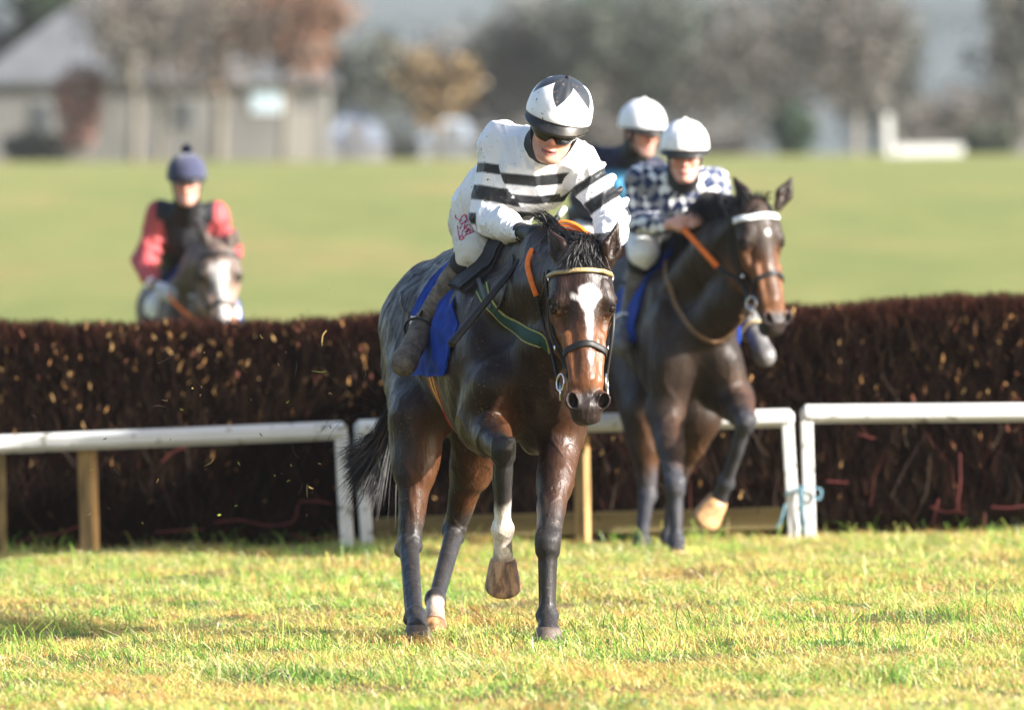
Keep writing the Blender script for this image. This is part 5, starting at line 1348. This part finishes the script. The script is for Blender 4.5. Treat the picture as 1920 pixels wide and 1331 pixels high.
H2 = mk_head(q2(1430, 388, -.12), (.15, -.18, -.97), (.50, -.85, .15), .655, 1.08)
J2 = dict(T=T2, head=H2, mat=M_coat2, g=1.0,
    throat=[T2(1.36, 0, 1.06), q2(1372, 560, .12), H2['poll'] + H2['u']*.20 - H2['n']*.20],
    neckmid=[T2(1.18, 0, 1.28), q2(1355, 470, .20), H2['poll'] - H2['n']*.12 + H2['u']*.05],
    crest=[T2(1.02, 0, 1.50), q2(1332, 392, .30), H2['poll'] - H2['n']*.09 - H2['u']*.0],
    ears=[(q2(1407, 396, -.08), q2(1394, 366, -.03), q2(1376, 334, .02), nz((-.6, -.75, .1))), (q2(1459, 388, -.10), q2(1471, 364, -.09), q2(1484, 333, -.08), nz((.3, -.95, .1)))],
    legs=dict(
        fr=dict(sh=q2(1256, 680, .36), el=q2(1247, 772, .42), kn=q2(1266, 910, .05), fe=q2(1268, 1014, .02), co=q2(1270, 1036, -.05), fwd=(0, -1, 0), axis=(0, -.1, -1)),
        fl=dict(sh=q2(1358, 680, .36), el=q2(1376, 752, .40), kn=q2(1398, 792, -.02), fe=q2(1361, 906, .22), co=q2(1346, 938, .28), fwd=(-.1, -.9, -.5), axis=(-.55, .30, -.75), hs=1.12, hmat=None),
        hr=dict(hip=T2(-.02, -.12, 1.22), but=T2(-.26, -.13, 1.10), st=q2(1210, 770, 1.25), ho=q2(1214, 928, 1.25), fe=q2(1204, 1012, .86), co=q2(1206, 1032, .80), fwd=(.2, -1, .1), axis=(0, -.2, -1)),
        hl=dict(hip=T2(-.02, .12, 1.22), but=T2(-.26, .13, 1.10), st=q2(1310, 780, 1.30), ho=q2(1268, 905, 1.55), fe=q2(1252, 1008, 1.50), co=q2(1254, 1030, 1.45), fwd=(0, -1, .1), axis=(0, -.2, -1))),
    coat=dict(base=(.022, .0135, .0095), tan=(.15, .062, .026), belly=(.10, .08, .06), leg=(.034, .034, .040), muzzle=(.014, .013, .014), blaze=[(.185, .225, .010, .014, .0)]))
J2['legs']['fl']['hmat'] = surf('pale hoof horn', (.42, .24, .11), .5, .35, var=.45, vscale=30, bmp=.3, bscale=60, bdist=.004)
horse2 = make_horse('racehorse', 'dark bay racehorse with white browband landing over the fence, second in line', J2, .0085, coat_bay, q2(1290, 1045, .3))
M_wbrow = surf('white browband', (.78, .80, .82), .5, .4, var=.1)
bridle(J2, M_wbrow, .030)
M_tan = surf('tan leather', (.17, .095, .048), .6, .35, var=.3, vscale=30)
r2h, b2 = J2['root'], J2['bvh']
drape(J2, 'saddlecloth', M_blue, .60, 1.18, -108, 108, .016, 40, 70, wave=.005, flare=.008, thick=.008, shape=lambda s, a: (s - .10*max(0, abs(a) - 1.2), a))
drape(J2, 'saddle', M_black, .62, 1.08, -50, 50, .045, 26, 40, wave=.003, thick=.03)
def hp_(b, *p):
    return [h for h in (hit(b, *q, near=40) for q in p) if h is not None]
skin_strap(r2h, 'breast_girth', b2, hp_(b2, (1250, 492), (1254, 530), (1268, 572), (1290, 605), (1318, 632), (1345, 640), (1372, 618), (1392, 590)), .028, .010, M_tan, 60, .004, 8)
skin_strap(r2h, 'girth', b2, [T2(.94, -.27, 1.20), T2(.96, -.28, 1.05), T2(.97, -.24, .92), T2(.98, 0, .78), T2(.97, .24, .92), T2(.94, .27, 1.20)], .08, .006, M_black, 50, .004)
rs = np.random.RandomState(41); ro, ti, mi = [], [], []; c2 = spline(J2['crest'], 50)
for i in range(1100):
    t = rs.uniform(0, .95); p = c2[int(t*49)] + np.array([0, 0, .05]) + H2['s']*rs.normal()*.02; e = p + np.array([-.05 + .02*rs.normal(), -.06 + .02*rs.normal(), -.12*rs.uniform(.5, 1.2)]) + (c2[-1]-c2[0])*.08
    ro.append(p); ti.append(e); mi.append((p+e)/2 + np.array([-.03, -.025, .030]))
strands('mane', ro, ti, .009, M_hair, r2h, 9, mid=mi, curl=.01)
ro, ti, mi = [], [], []
for i in range(110):
    p = H2['P'](rs.uniform(-.06, .02), rs.normal()*.03, -.05); e = p + np.array([rs.normal()*.025, -.02, .06*rs.uniform(.5, 1.3)]) if i % 2 else H2['P'](.07, rs.normal()*.03, .0); ro.append(p); ti.append(e); mi.append((p+e)/2 + [0, -.01, .02])
strands('forelock', ro, ti, .008, M_hair, r2h, 10, mid=mi)
ro, ti = [], []
for i in range(160): p = T2(-.34, 0, 1.36) + rs.normal(size=3)*.02; ro.append(p); ti.append(T2(-.48 - .1*rs.rand(), rs.normal()*.07, .72 + .1*rs.normal()))
strands('tail', ro, ti, .010, M_hair, r2h, 12, curl=.03)

def diamonds(size, A, B, Cc):
    def f(V, Nn, part, tt, r):
        q = (V - r['chest']) + np.stack([wav(V, 22, 5), 0*V[:, 0], wav(V, 22, 15)], 1)*.009; a = q[:, 0] + .55*q[:, 1]*np.sign(Nn[:, 0] + 1e-6)*-1; b = q[:, 2] + .5*q[:, 1]*.4
        u = (a*1.35 + b)/size; v = (a*1.35 - b)/size; k = (np.floor(u) + np.floor(v)) % 2
        e = np.minimum(np.abs(u - np.round(u)), np.abs(v - np.round(v)))
        c = lerp(np.tile(np.array(A), (len(V), 1)), B, k)
        return lerp(c, Cc, (np.floor(u*.5) % 2)*(1 - k)*.7)
    return f
h2 = head_frame(q2(1284, 290, .38), (.0, -.14, .99), (-.02, -.97, -.16))
j2 = dict(pelvis=q2(1226, 428, 1.18), waist=q2(1238, 396, .96), chest=q2(1272, 366, .66), neck=q2(1280, 336, .53), head=h2,
    sh_r=q2(1202, 340, .64), el_r=q2(1188, 414, .62), wr_r=q2(1246, 424, .33), ha_r=q2(1276, 416, .24),
    sh_l=q2(1336, 344, .62), el_l=q2(1352, 408, .62), wr_l=q2(1334, 424, .34), ha_l=q2(1306, 414, .22),
    hip_r=q2(1208, 442, 1.12), kn_r=q2(1206, 474, .62), an_r=q2(1182, 588, .86), toe_r=q2(1160, 655, .64),
    hip_l=q2(1262, 442, 1.10), kn_l=q2(1330, 484, .60), an_l=q2(1405, 600, .86), toe_l=q2(1438, 676, .64),
    grip=dict(r=(.8, -.3, -.5), l=(-.8, -.3, -.5)), out=dict(r=(-.4, -.6, .6), l=(.4, -.6, .6)))
W_ = (.74, .75, .77)
def cap_white(V, ph, th): return np.tile(np.array((.82, .82, .84)), (len(V), 1))
rider2 = make_rider('person', 'jockey in navy and white diamond silks with plain white cap, on the second horse', j2,
    dict(vox=.007, shirt=diamonds(.060, W_, (.016, .030, .085), (.009, .014, .036)), cap=cap_white, breech=(.76, .76, .74), pleat=.010, peak_len=.04, button=M_white, hair=True, tone=(.62, .34, .27), boot=surf('grey mud-splashed boots', (.12, .115, .115), .5, .4, var=.5, vscale=22)))
P = H2['P']
for q, hand in ((-1, j2['ha_r']), (1, j2['ha_l'])):
    a = P(.725, q*.083, -.13)
    if q < 0:
        m_ = q2(1345, 500, -.02); rm = MB(); rm.tube(spline([a, q2(1390, 532, -.10), m_], 16), .013, 6, flat=.45, up=(0, -1, 0)); rm.build('rein', M_leather, r2h)
        rm = MB(); rm.tube(spline([m_, q2(1305, 455, .10), hand + [0, -.01, -.02], hand], 16), .015, 8, flat=.5, up=(0, -1, 0)); rm.build('rein_grip', M_orange, r2h)
    else:
        rm = MB(); rm.tube(spline([a, q2(1440, 480, .1), q2(1380, 400, .2), hand], 18), .010, 6, flat=.45, up=(0, -1, 0)); rm.build('rein', M_orange, r2h)
for d in 'rl':
    an, to = j2['an_'+d], j2['toe_'+d]; fx = nz(to - an); sm = MB(); ring(sm, an + fx*.085, fx, .068, .008, 26); sm.build('stirrup', M_gold if d == 'l' else M_steel, r2h)

# ------------------------------------------------------------------ third and fourth horses beyond the fence
def far_horse(label, D, rump, chest, poll, crestmid, u, n, ears, coat, vox, brow):
    q = lambda px, py, dd: at(px, py, D + dd)
    a, b = q(*rump), q(*chest); T, f, l = frame_of(a, b, float(ground_z(b[0], D)))
    H = mk_head(q(*poll), u, n)
    J = dict(T=T, head=H, mat=M_coat2, g=1.0, throat=[T(1.36, 0, 1.06), (T(1.36, 0, 1.06) + H['poll'])/2 + [0, -.02, -.10], H['poll'] + H['u']*.20 - H['n']*.20],
        neckmid=[T(1.18, 0, 1.28), (T(1.1, 0, 1.35) + H['poll'])/2, H['poll'] - H['n']*.12 + H['u']*.05], crest=[T(1.02, 0, 1.50), q(*crestmid), H['poll'] - H['n']*.09],
        ears=[tuple([q(*e) for e in ee[:3]] + [nz(ee[3])]) for ee in ears], legs=std_legs(T, f), coat=coat)
    make_horse('racehorse', label, J, vox, coat_bay, T(.7, 0, 0)); bridle(J, brow, .024)
    drape(J, 'saddlecloth', M_blue, .60, 1.16, -105, 105, .016, 24, 40, thick=.01); drape(J, 'saddle', M_black, .62, 1.08, -50, 50, .045, 20, 30, thick=.03)
    skin_strap(J['root'], 'girth', J['bvh'], [T(.94, -.27, 1.20), T(.97, -.24, .92), T(.98, 0, .78), T(.97, .24, .92), T(.94, .27, 1.20)], .08, .006, M_black, 40, .004)
    rs = np.random.RandomState(51); cs = spline(J['crest'], 40); ro, ti, mi = [], [], []
    for i in range(200):
        p = cs[rs.randint(0, 39)] + np.array([0, 0, .045]) + H['s']*rs.normal()*.02; e = p + np.array([.05*rs.normal(), -.05, -.14*rs.uniform(.5, 1.2)]); ro.append(p); ti.append(e); mi.append((p+e)/2 + [0, -.02, .04])
    strands('mane', ro, ti, .014, M_hair, J['root'], 13, mid=mi)
    ro, ti = [], []
    for i in range(60): ro.append(T(-.34, 0, 1.36) + rs.normal(size=3)*.02); ti.append(T(-.5, rs.normal()*.08, .7 + .1*rs.normal()))
    strands('tail', ro, ti, .02, M_hair, J['root'], 14)
    return J
D3, D4 = 54.0, 58.0
J4 = far_horse('brown racehorse with broad white blaze, still behind the fence on the left', D4, (350, 600, 1.75), (375, 600, .28), (412, 462, -.15), (388, 476, .3), (.06, -.28, -.95), (.12, -.95, .25),
    [((389, 466, -.10), (380, 446, -.08), (370, 424, -.05), (-.5, -.8, .1)), ((432, 466, -.12), (438, 450, -.12), (444, 428, -.12), (.3, -.9, .1))],
    dict(base=(.095, .068, .056), tan=(.26, .17, .13), belly=(.1, .08, .06), leg=(.035, .035, .04), muzzle=(.10, .07, .065), white=(.42, .39, .37), blaze=[(.16, .40, .050, .030, -.01), (.38, .8, .030, .024, .0)]), .011, M_leather)
J3 = far_horse('chestnut-brown racehorse hidden behind the second horse', D3, (1130, 600, 1.75), (1175, 600, .28), (1302, 452, -.1), (1235, 455, .35), (.05, -.3, -.95), (.15, -.95, .2),
    [((1285, 455, -.05), (1278, 440, -.04), (1272, 425, -.02), (-.4, -.9, .1)), ((1320, 455, -.06), (1328, 440, -.06), (1334, 425, -.05), (.4, -.9, .1))],
    dict(base=(.10, .035, .015), tan=(.25, .09, .03), belly=(.12, .06, .03), leg=(.05, .03, .025), muzzle=(.05, .035, .03)), .011, M_leather)
q3 = lambda px, py, dd: at(px, py, D3 + dd)
q4 = lambda px, py, dd: at(px, py, D4 + dd)
def blue_bib(V, Nn, part, tt, r):
    c = np.tile(np.array((.016, .017, .040)), (len(V), 1)); q = V - r['chest']
    return lerp(c, (.10, .36, .62), (part == 0)*smooth(.05, -.0, q[:, 2])*(Nn[:, 1] < .3)*smooth(.10, .16, q[:, 2] + .3)*1.0)
h3 = head_frame(q3(1204, 248, .40), (.08, -.12, .99), (.52, -.82, -.22))
j3 = dict(pelvis=q3(1112, 420, 1.2), waist=q3(1128, 385, .98), chest=q3(1160, 330, .70), neck=q3(1186, 296, .56), head=h3,
    sh_r=q3(1112, 300, .70), el_r=q3(1090, 372, .62), wr_r=q3(1150, 408, .36), ha_r=q3(1176, 424, .28), sh_l=q3(1228, 325, .62), el_l=q3(1250, 380, .6), wr_l=q3(1220, 420, .34), ha_l=q3(1200, 424, .25),
    hip_r=q3(1096, 432, 1.15), kn_r=q3(1098, 455, .66), an_r=q3(1070, 570, .9), toe_r=q3(1055, 630, .66), hip_l=q3(1140, 432, 1.12), kn_l=q3(1205, 480, .62), an_l=q3(1270, 590, .9), toe_l=q3(1290, 650, .7),
    grip=dict(r=(.8, -.3, -.5), l=(-.8, -.3, -.5)), out=dict(r=(-.4, -.6, .6), l=(.4, -.6, .6)))
rider3 = make_rider('person', 'jockey in navy jacket and white cap looking sideways, behind the leading rider', j3,
    dict(vox=.008, shirt=blue_bib, cap=cap_white, breech=(.76, .76, .74), hat=1.06, pleat=.006, peak_len=.035, button=M_white, hair=True, stubble=.8, tone=(.60, .32, .24)))
M_navyknit = surf('navy knitted cover', rough=.9, spec=.15, var=.15, vscale=30, bmp=.6, bscale=150, bdist=.004, attr=True, sheen=.3)
def vest(V, Nn, part, tt, r):
    return lerp(np.tile(np.array((.020, .020, .024)), (len(V), 1)), (.40, .07, .075), np.maximum((part > 0)*smooth(.10, .15, tt), smooth(.175, .185, np.abs((V - r['chest']) @ nz(r['sh_l'] - r['sh_r'])))))
h4 = head_frame(q4(350, 342, .40), (.0, -.10, .99), (.02, -.98, -.12))
j4 = dict(pelvis=q4(340, 540, 1.15), waist=q4(344, 490, .95), chest=q4(350, 440, .68), neck=q4(351, 402, .54), head=h4,
    sh_r=q4(300, 402, .62), el_r=q4(268, 490, .60), wr_r=q4(290, 534, .34), ha_r=q4(314, 546, .25), sh_l=q4(402, 404, .60), el_l=q4(432, 478, .60), wr_l=q4(398, 540, .34), ha_l=q4(374, 548, .25),
    hip_r=q4(318, 555, 1.1), kn_r=q4(296, 575, .62), an_r=q4(285, 680, .86), toe_r=q4(270, 735, .64), hip_l=q4(366, 555, 1.1), kn_l=q4(425, 590, .6), an_l=q4(440, 690, .86), toe_l=q4(450, 740, .64),
    grip=dict(r=(.8, -.3, -.4), l=(-.8, -.3, -.4)), out=dict(r=(-.3, -.6, .6), l=(.3, -.6, .6)))
rider4 = make_rider('person', 'rider with bobble hat, red sleeves and black vest behind the fence', j4,
    dict(vox=.008, shirt=vest, cap=lambda V, ph, th: np.tile(np.array((.040, .044, .085)), (len(V), 1)), capmat=M_navyknit, pompom=surf('navy wool bobble', (.02, .024, .06), .9, .1), breech=(.72, .74, .76), peak_len=.03, tone=(.60, .31, .24),
         stubble=.3, glove=surf('grey white gloves', (.5, .5, .52), .7, .2, var=.4, vscale=30)))
for J, j in ((J3, j3), (J4, j4)):
    for q, d in ((-1, 'r'), (1, 'l')):
        rm = MB(); a = J['head']['P'](.725, q*.083, -.13); rm.tube(spline([a, (a + j['ha_'+d])/2 + [q*.06, 0, .03], j['ha_'+d]], 14), .011, 6, flat=.45, up=(0, -1, 0)); rm.build('rein', M_orange, J['root'])
        sm = MB(); an, to = j['an_'+d], j['toe_'+d]; fx = nz(to - an); ring(sm, an + fx*.085, fx, .068, .008, 20); sm.build('stirrup', M_steel, J['root'])
# ------------------------------------------------------------------ bits of turf kicked up behind the leading horse
rs = np.random.RandomState(77); mb = MB()
for i in range(70):
    p = at(rs.normal(520, 190), rs.normal(830, 130), D1 + rs.uniform(.6, 3.0)); d = nz(rs.normal(size=3)); L_ = rs.uniform(.004, .012) if i > 14 else rs.uniform(.02, .045)
    mb.tube(spline([p - d*L_, p + rs.normal(size=3)*L_*.25, p + d*L_], 5), np.array([.5, 1, 1, .9, .4])*(.0018 if i <= 14 else .0026), 5, col=[(.30, .34, .06), (.42, .28, .10), (.06, .04, .03)][rs.randint(0, 3)])
o_ = mb.build('flying_turf', surf('kicked up turf', rough=.8, spec=.2, var=.2, attr=True), None, True, True); tag(o_, kind='stuff')
